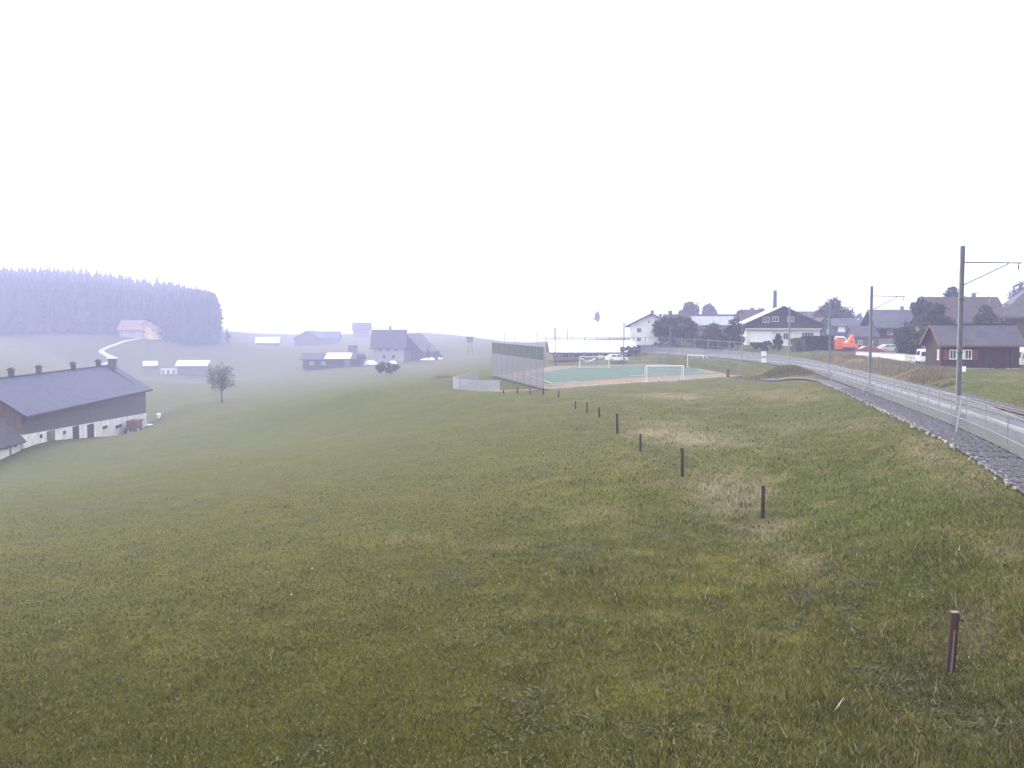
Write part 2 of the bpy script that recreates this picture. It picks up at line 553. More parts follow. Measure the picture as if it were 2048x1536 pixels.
# ground colour (true colour of the sward: greener, yellower, dry or bare)
TAN = [  # px, py, half width px, half height px, weight
    (1330, 868, 70, 14, .8), (1400, 880, 80, 14, .7), (1450, 985, 75, 38, .9), (1480, 1010, 50, 25, .6), (1530, 1065, 60, 22, .5), (1350, 793, 60, 7, .5),
    (1560, 790, 80, 10, .3), (1880, 905, 60, 30, .45), (1960, 960, 70, 30, .4), (1740, 850, 70, 14, .35), (1240, 1030, 70, 16, .25),
    (1010, 1095, 60, 10, .3), (820, 1085, 70, 14, .25), (1600, 1120, 45, 25, .35), (2020, 1100, 40, 25, .4), (1870, 1290, 40, 20, .2),
    (1600, 850, 60, 12, .2), (1330, 850, 60, 8, .4), (1960, 1260, 60, 40, .3)]
BARE = [(1600, 1185, 35, 13, .9), (1830, 1375, 40, 25, .8), (1890, 1420, 50, 22, .7), (1720, 1165, 40, 14, .5), (1700, 1240, 22, 30, .45), (1580, 1245, 25, 8, .6),
        (1180, 1100, 50, 16, .45), (1330, 1450, 40, 16, .35), (1950, 1450, 60, 35, .45), (1060, 1400, 60, 25, .35), (890, 1140, 60, 12, .4), (1740, 1340, 35, 25, .4),
        (130, 1010, 90, 10, .4), (1780, 845, 40, 5, .8), (1480, 1060, 40, 8, .5), (1310, 1060, 30, 10, .4), (620, 1480, 60, 16, .35), (880, 990, 70, 6, .3)]
YEL = [(1500, 1200, 180, 90, .8), (1450, 1400, 200, 100, .7), (1250, 1000, 160, 60, .5), (1560, 1300, 120, 90, .6), (1200, 1350, 150, 80, .3)]
GRN = [(1600, 870, 330, 60, .6), (1000, 880, 300, 60, .45), (1750, 1000, 200, 110, .7), (1850, 1150, 160, 70, .9), (1980, 1400, 90, 120, .6), (1500, 920, 200, 30, .5), (1800, 800, 300, 40, .4), (1990, 790, 120, 60, .4)]


def grass_col(x, y, z, jit=None):
    x, y, z = (np.asarray(a, float).ravel() for a in (x, y, z))
    cy, cz = y * SP + z * CP, np.maximum(y * CP - z * SP, 0.5)
    px, py = 1024 + F * x / cz, 768 - F * cy / cz
    wob = (fbm(x, y, 0.35, 3, 40) - 0.5)
    px = px + wob * 120
    py = py + wob * 60 * np.clip(20 / np.maximum(y, 5), 0, 2)

    def blobs(L):
        s = np.zeros(x.shape)
        for bx, by, bw, bh, k in L:
            s = np.maximum(s, k * np.exp(-((px - bx) / bw) ** 2 - ((py - by) / bh) ** 2))
        return s
    A = np.array([0.100, 0.096, 0.026])
    n1 = fbm(x, y, 0.07, 3, 1)
    n2 = fbm(x, y, 0.45, 4, 2)
    n3 = fbm(x, y, 1.6, 3, 6)
    n4 = fbm(x, y, 0.9, 4, 23)
    right = smooth((px - 800) / 700)
    c = np.tile(A, (len(x), 1))

    def mix(col, w):
        nonlocal c
        w = np.clip(w, 0, 1)[:, None]
        c = c * (1 - w) + np.array(col) * w
    mix((0.150, 0.136, 0.030), smooth((n2 - 0.5) / 0.2) * (0.25 + 0.35 * right))
    mix((0.080, 0.100, 0.022), smooth((n1 - 0.48) / 0.16) * 0.5)
    mix((0.165, 0.152, 0.036), blobs(YEL) * (0.25 + 0.9 * n2))
    mix((0.092, 0.112, 0.028), blobs(GRN) * 0.9)
    mix((0.066, 0.055, 0.026), smooth((n4 - 0.50) / 0.14) * (0.22 + 0.18 * right))
    c = c * np.array([0.81, 0.85, 0.25])
    mix((0.19, 0.155, 0.065), smooth((n3 * 0.6 + n2 * 0.4 - 0.55) / 0.12) * 0.45 * right)
    mix((0.29, 0.235, 0.145), blobs(TAN) * np.clip(0.35 + 1.4 * n3, 0, 1))
    mix((0.052, 0.048, 0.040), blobs(BARE) * np.clip(2.4 * n3 - 0.1, 0, 1))
    # drier embankment between the railway and the village
    emb = smooth((px - 1600) / 60) * smooth((1880 - px) / 60) * smooth((y - 80) / 15) * smooth((165 - y) / 20) * (x > 33)
    mix((0.17, 0.125, 0.075), emb * np.clip(1.8 * n2 - 0.2, 0, 1))
    return c, right, blobs(TAN), blobs(BARE)


# the polar sheet
th = np.concatenate([np.linspace(-math.pi, -0.62, 70, endpoint=False), np.linspace(-0.62, 0.62, 420, endpoint=False), np.linspace(0.62, math.pi, 70, endpoint=False)])
rr = np.concatenate([[0.02, 0.6, 2, 4, 6, 8, 9.5], np.geomspace(10.5, 330, 230), np.geomspace(338, 1100, 60), np.geomspace(1150, 6000, 30)])
TH, RR = np.meshgrid(th, rr)
GX, GY = RR * np.sin(TH), RR * np.cos(TH)
GZ = height(GX, GY)
nr, ntn = GX.shape
verts = np.stack([GX, GY, GZ], -1).reshape(-1, 3)
i0 = (np.arange(nr - 1)[:, None] * ntn + np.arange(ntn)[None]).ravel()
i1 = (np.arange(nr - 1)[:, None] * ntn + (np.arange(ntn)[None] + 1) % ntn).ravel()
quads = np.stack([i0, i0 + ntn, i1 + ntn, i1], 1)[:, ::-1]


def np_mesh(name, verts, faces, k, material, cols=None, smooth_=False):
    me = bpy.data.meshes.new(name)
    me.vertices.add(len(verts))
    me.vertices.foreach_set('co', np.ascontiguousarray(verts, dtype=np.float32).ravel())
    me.loops.add(faces.size)
    me.loops.foreach_set('vertex_index', np.ascontiguousarray(faces, dtype=np.int32).ravel())
    me.polygons.add(len(faces))
    me.polygons.foreach_set('loop_start', np.arange(0, faces.size, k, dtype=np.int32))
    me.polygons.foreach_set('loop_total', np.full(len(faces), k, dtype=np.int32))
    if smooth_:
        me.polygons.foreach_set('use_smooth', np.ones(len(faces), dtype=bool))
    me.update(calc_edges=True)
    if cols is not None:
        a = me.color_attributes.new('sward', 'FLOAT_COLOR', 'POINT')
        a.data.foreach_set('color', np.concatenate([cols, np.ones((len(cols), 1))], 1).astype(np.float32).ravel())
    me.materials.append(material)
    o = bpy.data.objects.new(name, me)
    COL.objects.link(o)
    return o


gc, _r, _t, _b = grass_col(verts[:, 0], verts[:, 1], verts[:, 2])
M['ground'] = attr_mat('meadow_ground', 'sward', fine=[(9.0, (0.62, 0.62, 0.6), (1.25, 1.25, 1.25)), (1.3, (0.8, 0.8, 0.78), (1.16, 1.16, 1.16))], bump=0.10)
g_ob = struct(np_mesh('ground', verts, quads, 4, M['ground'], gc * 0.77, True))

# ------------------------------------------------------------------ grass blades
M['blade'] = attr_mat('grass_blade', 'sward', rough=0.7)
_nt = M['blade'].node_tree                                  # blades shade like the sward they stand in
_ge = _nt.nodes.new('ShaderNodeNewGeometry')
_vm = _nt.nodes.new('ShaderNodeVectorMath')
_vm.operation = 'MULTIPLY_ADD'
_vm.inputs[1].default_value = (0.45, 0.45, 0.45)
_vm.inputs[2].default_value = (0, 0, 0.75)
_vn = _nt.nodes.new('ShaderNodeVectorMath')
_vn.operation = 'NORMALIZE'
_nt.links.new(_ge.outputs['Normal'], _vm.inputs[0])
_nt.links.new(_vm.outputs[0], _vn.inputs[0])
_nt.links.new(_vn.outputs[0], _nt.nodes['Principled BSDF'].inputs['Normal'])
NB = 760000
u = rng.random(NB) * 2400 - 180
# image rows: denser near the bottom, thinning to 60 m
py_ = 1620 - (1620 - 762) * rng.random(NB) ** 1.15
Dg = 6.4 * F / np.maximum(py_ - HOR, 30)
for _ in range(4):
    xg = (u - 1024) / F * Dg
    zg = height(xg, Dg)
    Dn = -zg * (CP + (768 - py_) / F * SP) / np.maximum(SP - (768 - py_) / F * CP, 1e-3)
    Dg = np.clip(0.5 * Dg + 0.5 * Dn, 9, 150)
xg = (u - 1024) / F * Dg
xg += rng.normal(0, 0.05, NB)
zg = height(xg, Dg)
offr, _zz = rail_near(xg, Dg)
keep = (offr < -1.7) | (offr > 5.6)
keep &= poly_dist(xg, Dg, PITCH_POLY) > 1.0
clump = fbm(xg, Dg, 1.1, 3, 12)
clump2 = fbm(xg, Dg, 3.6, 2, 15)
cg, rg, tg, bg = grass_col(xg, Dg, zg)
keep &= rng.random(NB) < np.clip(0.30 + 1.1 * clump2 - 0.6 * bg, 0.08, 1) * np.clip((105 - Dg) / 75, 0.04, 1)
xg, yg, zg, cg, rg, tg, bg, clump, clump2 = (a[keep] for a in (xg, Dg, zg, cg, rg, tg, bg, clump, clump2))
n = len(xg)
hgt = (0.04 + 0.11 * clump ** 1.5 * (0.35 + 0.85 * rg) + 0.08 * tg) * (0.6 + 0.8 * rng.random(n)) * (1 - 0.5 * bg)
tall = rng.random(n) < 0.006 + 0.012 * rg
hgt = np.where(tall, hgt * 1.9 + 0.05, hgt)
wid = np.maximum(0.006 + 0.006 * rng.random(n), yg / F * 0.6) * (0.8 + 0.6 * rng.random(n))
broad = rng.random(n) < 0.05
wid = np.where(broad, wid * 2.6, wid)
az = rng.random(n) * 2 * math.pi
lean = hgt * (0.25 + 0.9 * rng.random(n))
la = rng.random(n) * 2 * math.pi
dxw, dyw = np.cos(az) * wid, np.sin(az) * wid * 0.5
base = np.stack([xg, yg, zg - 0.01], 1)
v0 = base + np.stack([-dxw, -dyw, np.zeros(n)], 1)
v1 = base + np.stack([dxw, dyw, np.zeros(n)], 1)
v2 = base + np.stack([np.cos(la) * lean, np.sin(la) * lean, hgt], 1)
bv = np.stack([v0, v1, v2], 1).reshape(-1, 3)
jit = 1 + (0.46 * rng.random((n, 1)) - 0.23) * np.clip(24 / yg, 0.25, 1)[:, None] + (clump2[:, None] - 0.5) * 0.35
bc = cg * jit
pick = rng.random(n)
strawm = (pick < 0.05 + 0.06 * rg + 0.25 * tg)[:, None]
bc = np.where(strawm, np.array([0.26, 0.22, 0.12]) * jit, bc)
bc = np.where(((pick > 0.90) & (rg > 0.4))[:, None], np.array([0.16, 0.17, 0.035]) * jit, bc)
bc = np.where((broad)[:, None], np.array([0.080, 0.092, 0.036]) * jit, bc)
bc = np.where((pick > 0.9992)[:, None], np.array([0.6, 0.58, 0.45]), bc)
bcol = np.repeat(bc, 3, axis=0)
grass = np_mesh('grass', bv, np.arange(n * 3).reshape(-1, 3), 3, M['blade'], bcol)
struct(grass, 'stuff')

# broad leaved weeds: low grey green rosettes among the grass
def weeds():
    r_ = np.random.default_rng(77)
    cen = []
    for bx, by, bw, bh, k in BARE + [(970, 1245, 45, 14, .7), (1800, 1330, 60, 30, .9), (1930, 1480, 70, 40, .9), (1715, 1230, 30, 40, .8), (1120, 1420, 60, 25, .4)]:
        nn_ = int(26 * k * (bw * bh) ** .5 / 30)
        for _ in range(nn_):
            cen.append((bx + r_.normal() * bw * .8, by + r_.normal() * bh * .8))
    for _ in range(420):
        cen.append((900 + 1200 * r_.random(), 900 + 640 * r_.random() ** .8))
    P_, C_ = [], []
    for px, py in cen:
        if py < 860:
            continue
        D = 6.35 * F / (py - HOR)
        x, y = (px - 1024) / F * D, D
        if rail_near([x], [y])[0][0] > -2.2 and rail_near([x], [y])[0][0] < 6:
            continue
        z = gz(x, y) + .02
        base = np.array([(.066, .072, .027), (.060, .068, .020), (.080, .082, .036)])[r_.integers(0, 3)]
        for k in range(r_.integers(4, 9)):
            a = r_.random() * 6.28
            L, W = r_.uniform(.06, .17), r_.uniform(.015, .036)
            up = r_.uniform(.15, .9)
            d = np.array([math.cos(a), math.sin(a), up]) / math.hypot(1, up)
            s_ = np.array([-math.sin(a), math.cos(a), 0]) * W
            b0 = np.array([x, y, z]) + r_.normal(size=3) * [.05, .05, .01]
            P_ += [b0, b0 + d * L * .5 + s_, b0 + d * L * .95 - [0, 0, L * .25], b0 + d * L * .5 - s_]
            C_ += [base * r_.uniform(.75, 1.2)] * 4
    return struct(np_mesh('weeds', np.array(P_), np.arange(len(P_)).reshape(-1, 4), 4, M['blade'], np.array(C_)), 'stuff')


weeds()

# ------------------------------------------------------------------ railway: ballast, rails, trough, path, fence, masts
NRL = len(RL)
k_on = int(np.argmax(RL[:, 1] > 8))
k_end = NRL - 1


def strip(name, offs, dzs, lo, hi, material, wob=0.0):
    m = MB()
    cols = []
    for j, (o_, dz) in enumerate(zip(offs, dzs)):
        w = o_ + (fbm(RL[:, 0], RL[:, 1], 0.8, 3, 50 + j) - 0.5) * wob
        cols.append([Vector(p) for p in offset(w, dz, lo, hi)])
    n = len(cols[0])
    vs = [p for c in cols for p in c]
    fs = []
    for j in range(len(cols) - 1):
        for i in range(n - 1):
            fs.append((j * n + i, (j + 1) * n + i, (j + 1) * n + i + 1, j * n + i + 1))
    m.add(vs, fs)
    return m.build(name, material, smooth=True)


struct(strip('track_bed', [1.55, 1.8, 2.3, 5.0, 6.1], [-0.18, 0.10, 0.24, 0.24, -0.18], k_on, k_end, M['ballast'], 0.25))
k_path = int(np.argmax(RL[:, 1] > 93))
struct(strip('path', [-1.62, -0.9, -0.12], [-0.02, 0.0, -0.04], k_on, k_path, M['gravel'], 0.2))
# the path swings away from the fence towards the pitch, before the mound
pe = catmull([tuple(offset(-0.85)[k_path - 3]), (29.4, 98, 0), (28.8, 102.5, 0), (28.6, 107, 0)], 1.0)
pd_ = np.gradient(pe[:, :2], axis=0)
pd_ /= np.linalg.norm(pd_, axis=1)[:, None]
pl = [Vector((p[0] - d[1] * .75, p[1] + d[0] * .75, gz(p[0] - d[1] * .75, p[1] + d[0] * .75) + 0.12)) for p, d in zip(pe, pd_)]
pr = [Vector((p[0] + d[1] * .75, p[1] - d[0] * .75, gz(p[0] + d[1] * .75, p[1] - d[0] * .75) + 0.12)) for p, d in zip(pe, pd_)]
struct(MB().sheet(pl, pr).build('path', M['gravel']))

# pale edge stones along the path: too many to count, irregular
es = MB()
q = offset(-1.62, 0.0, k_on, k_path)
acc = 0
for i in range(len(q) - 1):
    a, b = Vector(q[i]), Vector(q[i + 1])
    L = (b - a).length
    s = 0.0
    while s < L:
        ln = random.uniform(0.05, 0.20)
        if random.random() < (0.4 if a.y < 37 else 0.95 if a.y < 58 else 0.55) * (0.55 + 0.7 * float(vnoise(a.x, a.y, 0.4, 77))):
            c = a.lerp(b, s / L) + Vector((random.gauss(0, .11), random.gauss(0, .09), random.uniform(-0.02, 0.015)))
            w, h_ = random.uniform(.05, .13), random.uniform(.015, .055)
            rz = math.atan2((b - a).y, (b - a).x) + random.uniform(-.5, .5)
            hx, hy = ln / 2, w / 2
            vs = []
            for zz_, kk in ((-0.05, 1.0), (h_ * 0.6, 0.95), (h_, 0.6)):
                for x_, y_ in ((-hx, -hy), (hx, -hy), (hx, hy), (-hx, hy)):
                    x2, y2 = x_ * kk * random.uniform(.8, 1.1), y_ * kk * random.uniform(.8, 1.1)
                    vs.append((c.x + x2 * math.cos(rz) - y2 * math.sin(rz), c.y + x2 * math.sin(rz) + y2 * math.cos(rz), c.z + zz_))
            es.add(vs, [(0, 1, 5, 4), (1, 2, 6, 5), (2, 3, 7, 6), (3, 0, 4, 7), (4, 5, 9, 8), (5, 6, 10, 9), (6, 7, 11, 10), (7, 4, 8, 11), (8, 9, 10, 11)])
        s += ln + random.uniform(0, 0.1)
struct(es.build('edge_stones', M['stone_pale']), 'stuff')


# loose crushed stone on the path and the ballast
def loose_stones(name, n_, lo, hi, ymax, zoff, seed):
    r_ = np.random.default_rng(seed)
    y0 = RL[k_on, 1] + 12
    yy = y0 + (ymax - y0) * r_.random(n_) ** 1.3
    k = np.clip(np.searchsorted(RL[:, 1], yy), 0, NRL - 1)
    o_ = lo + (hi - lo) * r_.random(n_)
    c = np.stack([RL[k, 0] + RN[k, 0] * o_, yy + RN[k, 1] * o_, RL[k, 2] + zoff], 1)
    sz = (.022 + .04 * r_.random(n_) ** 2)[:, None] * np.clip(yy / 32, 1, 2)[:, None]
    dirs = np.array([(1, 0, 0), (0, 1, 0), (-1, 0, 0), (0, -1, 0), (0, 0, 1)], float)
    a = r_.random(n_) * 6.28
    ca, sa = np.cos(a), np.sin(a)
    V = []
    for d in dirs:
        j = .6 + .7 * r_.random((n_, 3))
        p = d[None] * j * sz
        V.append(c + np.stack([p[:, 0] * ca - p[:, 1] * sa, p[:, 0] * sa + p[:, 1] * ca, p[:, 2] * .9], 1))
    V = np.stack(V, 1).reshape(-1, 3)
    b = np.arange(n_)[:, None, None] * 5
    Fc = (b + np.array([(0, 1, 4), (1, 2, 4), (2, 3, 4), (3, 0, 4)])[None]).reshape(-1, 3)
    g = (.075 + .085 * r_.random((n_, 1)) ** 1.4) * np.array([1.0, .98, 1.12])  # bluish mist tint is mixed into the stone colour
    return struct(np_mesh(name, V, Fc, 3, M['stone'], np.repeat(g, 5, 0)), 'stuff')


M['stone'] = attr_mat('crushed_stone', 'sward', rough=0.9)
loose_stones('gravel', 26000, -1.62, -0.15, 75, 0.0, 91)
loose_stones('ballast_stones', 22000, 2.2, 5.6, 85, 0.235, 92)

# concrete cable trough beside the track: pale slabs end to end
tr = MB()
q = offset(1.95, 0.20, k_on, k_end)
for i in range(len(q) - 1):
    a, b = Vector(q[i]), Vector(q[i + 1])
    d = (b - a)
    off_ = Vector((0, 0, random.uniform(-0.012, 0.012)))
    tr.bar(a + d * 0.02 + off_, b - d * 0.03 + off_, 0.2, 0.14)
tag(tr.build('cable_trough', M['concrete']), 'pale concrete cable trough running between the mesh fence and the rails', 'cable trough')


# the rails on sleepers: one track
trk = empty('railway_track', Vector(offset(3.6, 0.24)[k_on]))
inv = -trk.location


def rel(p):
    return Vector(p) + inv


for o_ in (3.1, 4.1):
    m = MB()
    q = offset(o_, 0.43, k_on, k_end)
    prof = [(-.075, -.13), (.075, -.13), (.075, -.10), (.02, -.07), (.02, -.03), (.04, -.02), (.04, .02), (-.04, .02), (-.04, -.02), (-.02, -.03), (-.02, -.07), (-.075, -.10)]
    npf = len(prof)
    nn = RN[k_on:k_end]
    vs = []
    for p, d in zip(q, nn):
        for s, z in prof:
            vs.append(rel((p[0] + d[0] * s, p[1] + d[1] * s, p[2] + z)))
    fs = []
    for i in range(len(q) - 1):
        for j in range(npf):
            fs.append((i * npf + j, i * npf + (j + 1) % npf, (i + 1) * npf + (j + 1) % npf, (i + 1) * npf + j))
    m.add(vs, fs)
    m.build('rail', M['steel_rail'], trk)
m = MB()
qa, qb = offset(2.75, 0.25, k_on, k_end), offset(4.45, 0.25, k_on, k_end)
for a, b in zip(qa, qb):
    m.bar(rel(a), rel(b), 0.22, 0.14)
slp = m.build('sleepers', M['wood_dark'], trk)
slp['kind'] = 'stuff'
tag(trk, 'single railway track curving through the ballast behind the mesh fence', 'railway track')


# mesh fence
def mesh_fence(name, label, pts, h, spacing, post_step, bar_w, post_w, mats, rails=(0.0, 0.5, 1.0), cat='fence', face_w=None):
    """A fence of upright wires with rails and posts along a polyline of ground points."""
    root = empty(name, pts[0])
    iv = -Vector(pts[0])
    pts = [Vector(p) + iv for p in pts]
    mesh = MB()
    seg = [0.0]
    for a, b in zip(pts, pts[1:]):
        seg.append(seg[-1] + (b - a).length)

    def where(s):
        for i in range(len(pts) - 1):
            if s <= seg[i + 1] or i == len(pts) - 2:
                t = (s - seg[i]) / max(seg[i + 1] - seg[i], 1e-6)
                return pts[i].lerp(pts[i + 1], t)
    s = 0.0
    while s < seg[-1]:
        p = where(s)
        hx = bar_w / 2
        d = (where(min(s + .2, seg[-1])) - where(max(s - .2, 0))).normalized() * hx
        mesh.add([p - d + Vector((0, 0, .05)), p + d + Vector((0, 0, .05)), p + d + Vector((0, 0, h)), p - d + Vector((0, 0, h))], [(0, 1, 2, 3)])
        s += spacing
    ns = max(2, int(seg[-1] / 1.5))
    for rz in rails:
        ps = [where(seg[-1] * i / ns) + Vector((0, 0, .06 + (h - .08) * rz)) for i in range(ns + 1)]
        for a, b in zip(ps, ps[1:]):
            mesh.bar(a, b, bar_w * 1.3, bar_w * 1.3)
    mesh.build('wire_mesh', mats[0], root)
    s = 0.0
    np_ = max(1, round(seg[-1] / post_step))
    for i in range(np_ + 1):
        p = where(seg[-1] * i / np_)
        MB().tube([p - Vector((0, 0, .3)), p + Vector((0, 0, h + .06))], post_w / 2, 6).build('post', mats[1], root)
    tag(root, label, cat)
    return root, where, seg[-1]


kf0 = int(np.argmax(RL[:, 1] > 20))
kf1 = NRL - 2
fp = [Vector(p) for p in offset(0.0, -0.03, kf0, kf1)]
rf, where, LF = mesh_fence('railway_fence', 'long grey wire mesh fence between the gravel path and the railway', fp, 1.5, 0.05, 2.6, 0.024, 0.05,
                           (M['wire'], M['wire']), rails=(0, .33, .66, 1.0))
bb = MB()
for a_, b_ in zip(fp, fp[1:]):
    bb.bar(a_ - fp[0] + Vector((0, 0, .05)), b_ - fp[0] + Vector((0, 0, .03)), .05, .09)
bb.build('base_board', M['wood_dark'], rf)
# raking struts of the fence
for yy in (40.6, 69.5, 90):
    k = int(np.argmax(RL[:, 1] > yy))
    a = Vector(offset(-0.05)[k]) + Vector((0, 0, 1.35))
    b = Vector(offset(-0.85)[k - 1]) + Vector((0.3, 0, -0.05))
    MB().tube([a - fp[0], b - fp[0]], 0.035, 6).build('strut', M['wire'], rf)


# catenary masts
def mast(px_top, py_top, py_base, D, label, sign=False, arm=2.5):
    base = at(px_top - (py_base - py_top) * 0.02 * 0, py_base, D)
    k = int(np.argmin(np.hypot(RL[:, 0] - base.x, RL[:, 1] - base.y)))
    base.z = RL[k, 2] - 0.05
    top = at(px_top, py_top, D)
    base.x, base.y = top.x, top.y
    k = int(np.argmin(np.hypot(RL[:, 0] - base.x, RL[:, 1] - base.y)))
    base.z = RL[k, 2] - 0.05
    H = top.z - base.z
    d = Vector((RN[k, 0], RN[k, 1], 0))
    root = empty('catenary_mast', base, math.atan2(d.y, d.x))      # local x points over the track
    MB().box((0, 0, 0.2), (0.62, 0.62, 0.6)).build('foundation', M['gravel'], root)
    m = MB()                                                        # H-section column, tapering slightly
    for (cx, cy, sx, sy) in ((-.085, 0, .025, .19), (.085, 0, .025, .19), (0, 0, .145, .02)):
        m.box((cx, cy, H / 2 + 0.27), (sx, sy, H - 0.54 + 0.54))
    m.build('column', M['galv'], root)
    za = H * 0.937 if H < 8.5 else H - 0.5
    MB().bar((0.1, 0, za), (arm, 0, za - 0.06), 0.06).build('cantilever_arm', M['galv_dark'], root)
    MB().bar((0.1, 0, za - 1.05), (arm * 0.77, 0, za - 0.09), 0.05).build('brace', M['galv_dark'], root)
    MB().tube([(arm - .15, 0, za - .09), (arm - .16, 0, za - .22), (arm - .16, 0, za - .38)], [.02, .045, .02], 8).build('insulator', M['galv_dark'], root)
    MB().bar((arm - .16, 0, za - .36), (arm - .55, 0, za - .5), 0.025).build('steady_arm', M['galv_dark'], root)
    if sign:
        MB().box((0.2, -0.06, 2.62), (0.17, 0.03, 0.26)).build('sign_plate', M['plastic_white'], root)
        for z_ in (0.95, 3.4, 5.9):
            MB().box((0, 0, z_), (0.235, 0.23, 0.05)).build('clamp', M['galv_dark'], root)
    tag(root, label, 'railway mast', 'masts carrying the railway overhead line')
    return base + d * (arm - .16) + Vector((0, 0, za - .45))


w_pts = []
w_pts.append(mast(1925, 503, 861, 45, 'tallest grey railway mast with a small white plate, nearest, in front of the brown cabin', True, 2.6))
w_pts.append(mast(1743.5, 579, 790, 74, 'grey railway mast with long bracket arm standing before the low white wall', arm=2.45))
w_pts.append(mast(1661, 605, 760, 100, 'grey railway mast in front of the round tree and the orange digger', arm=2.4))
w_pts.append(mast(1579.5, 616, 737, 129, 'grey railway mast in front of the right eave of the chalet', arm=2.4))
cw = MB()
first = w_pts[0] + (w_pts[0] - w_pts[1])
line = [first] + w_pts
for a, b in zip(line, line[1:]):
    ps = [a.lerp(b, t / 8) + Vector((0, 0, -0.25 * (1 - (2 * t / 8 - 1) ** 2) + 0.1)) for t in range(9)]
    cw.tube(ps, 0.011, 4)
tag(cw.build('overhead_wire', M['galv_dark']), 'thin dark overhead wire hung from the mast arms above the railway', 'overhead wire')

# ------------------------------------------------------------------ wooden fence posts in the meadow
POSTS = [  # px, base py, top py, D, width m, lean, label
    (1900, 1348, 1227, 17.3, .15, .05, 'thick red brown wooden post with bleached split, nearest, low in the photo'),
    (1525, 1038, 972, 31.5, .115, .01, 'dark square wooden post at the lower end of the long dry grass patch'),
    (1365, 956, 899, 37.5, .12, -.02, 'dark wooden post at the upper end of the long dry grass patch'),
    (1281, 903, 869, 47, .11, -.01, 'short dark wooden post, third up the line from the dry grass patch'),
    (1235, 865, 826, 55, .14, -.04, 'taller reddish wooden post leaning slightly, behind the short dark one'),
    (1199, 834, 814, 64, .12, -.06, 'small reddish stump post just beyond the taller reddish leaning post'),
    (1174, 825, 804, 68, .09, -.01, 'thin grey brown post, second beyond the taller reddish leaning post'),
    (1151, 818, 803, 72, .09, 0, 'thin grey brown post, third beyond the taller reddish leaning post'),
    (1117, 796, 783, 86, .11, .01, 'small dark post just below the near corner of the pitch'),
    (1087, 790, 777, 91, .13, -.01, 'small stout post in front of the white corner kerb of the pitch'),
    (1060, 788, 775, 92, .11, 0, 'small dark post in front of the strip of orange earth, right hand one'),
    (1035, 788, 775, 93, .11, .01, 'small dark post in front of the middle of the orange earth strip'),
    (1007, 790, 783, 94, .11, 0, 'lowest dark stub of a post beside the low building site mesh'),
]
for px, pb, pt, D, w, ln, lab in POSTS:
    g = ground(px, D)
    h = (pb - pt) / F * D * 1.02
    r = empty('fence_post', g, random.uniform(-.4, .4))
    hw = w / 2
    m = MB()
    vs = []
    for i, z in enumerate((-.3, h * .3, h * .65, h - .015, h)):
        k = 1.06 - .1 * i / 4 if i < 4 else .82
        for a_ in range(8):
            an = a_ * math.pi / 4 + math.pi / 8
            rad = hw * 1.12 * k * random.uniform(.93, 1.05)
            vs.append((math.cos(an) * rad + ln * z, math.sin(an) * rad, z))
    fs = [(i * 8 + j, i * 8 + (j + 1) % 8, (i + 1) * 8 + (j + 1) % 8, (i + 1) * 8 + j) for i in range(4) for j in range(8)]
    fs.append(tuple(range(32, 40)))
    m.add(vs, fs)
    m.build('post', M['post_wood'], r)
    if D < 20:
        r.rotation_euler = (0, 0, 0)
        m = MB()
        m.add([(-.035 + ln * 0, -hw * 1.16, 0.0), (.0 + ln * .0, -hw * 1.2, 0.0), (-.0 + ln * h * .75, -hw * 1.12, h * .72), (-.025 + ln * h * .75, -hw * 1.10, h * .72),
               (-.035, -hw * .8, 0), (0, -hw * .8, 0), (ln * h * .75, -hw * .8, h * .72), (-.025 + ln * h * .75, -hw * .8, h * .72)],
              [(0, 1, 2, 3), (1, 5, 6, 2), (4, 0, 3, 7), (3, 2, 6, 7), (5, 4, 7, 6)])
        m.build('bleached_split', M['post_streak'], r)
        MB().tube([(hw * .9 + ln * h, 0, h * .86), (hw * 1.1 + ln * h, -.01, h * .87), (hw + .085 + ln * h, -.02, h * .865)], [.016, .013, .022], 8).build('insulator', M['tyre'], r)
        MB().box((ln * h, 0, h + .004), (w * .92, w * .8, .014)).build('weathered_top', M['post_streak'], r)
    elif D < 40:
        MB().tube([(hw * .8 + ln * h, 0, h * .85), (hw + .05 + ln * h, -.02, h * .86)], .012, 6).build('insulator', M['tyre'], r)
    tag(r, lab, 'fence post', 'old wooden fence posts across the meadow')

# ------------------------------------------------------------------ the pitch
def plan_sheet(name, poly, z, m):
    return MB().add([(x, y, z) for x, y in poly], [tuple(range(len(poly)))]).build(name, m)


struct(plan_sheet('pitch_surround', PITCH_POLY, PITCH_Z, M['clay']))
TURF = [(4.5, 122), (1.5, 146), (10, 171), (30, 182), (32.5, 164), (32.5, 148.5), (16, 136)]
struct(plan_sheet('pitch', TURF, PITCH_Z + 0.02, M['turf']))
lines = MB()


def gline(a, b, w=.14, z=PITCH_Z + .03):
    a, b = Vector((*a, z)), Vector((*b, z))
    s = (b - a).normalized().cross(Vector((0, 0, 1))) * w / 2
    lines.add([a - s, b - s, b + s, a + s], [(0, 1, 2, 3)])


gline((5.2, 124), (2.2, 146), .12)
gline((2.2, 146), (10.5, 169.5), .12)
gline((10.5, 169.5), (29.5, 180), .12)
gline((5.2, 124), (9, 128), .16)
gline((17.5, 142), (20, 143.5), .25)
gline((21.5, 146), (24.5, 148), .22)
gline((28, 152), (31.8, 150), .2)
gline((31.8, 150), (31.8, 163), .12)
struct(lines.build('pitch_markings', M['line_white']))
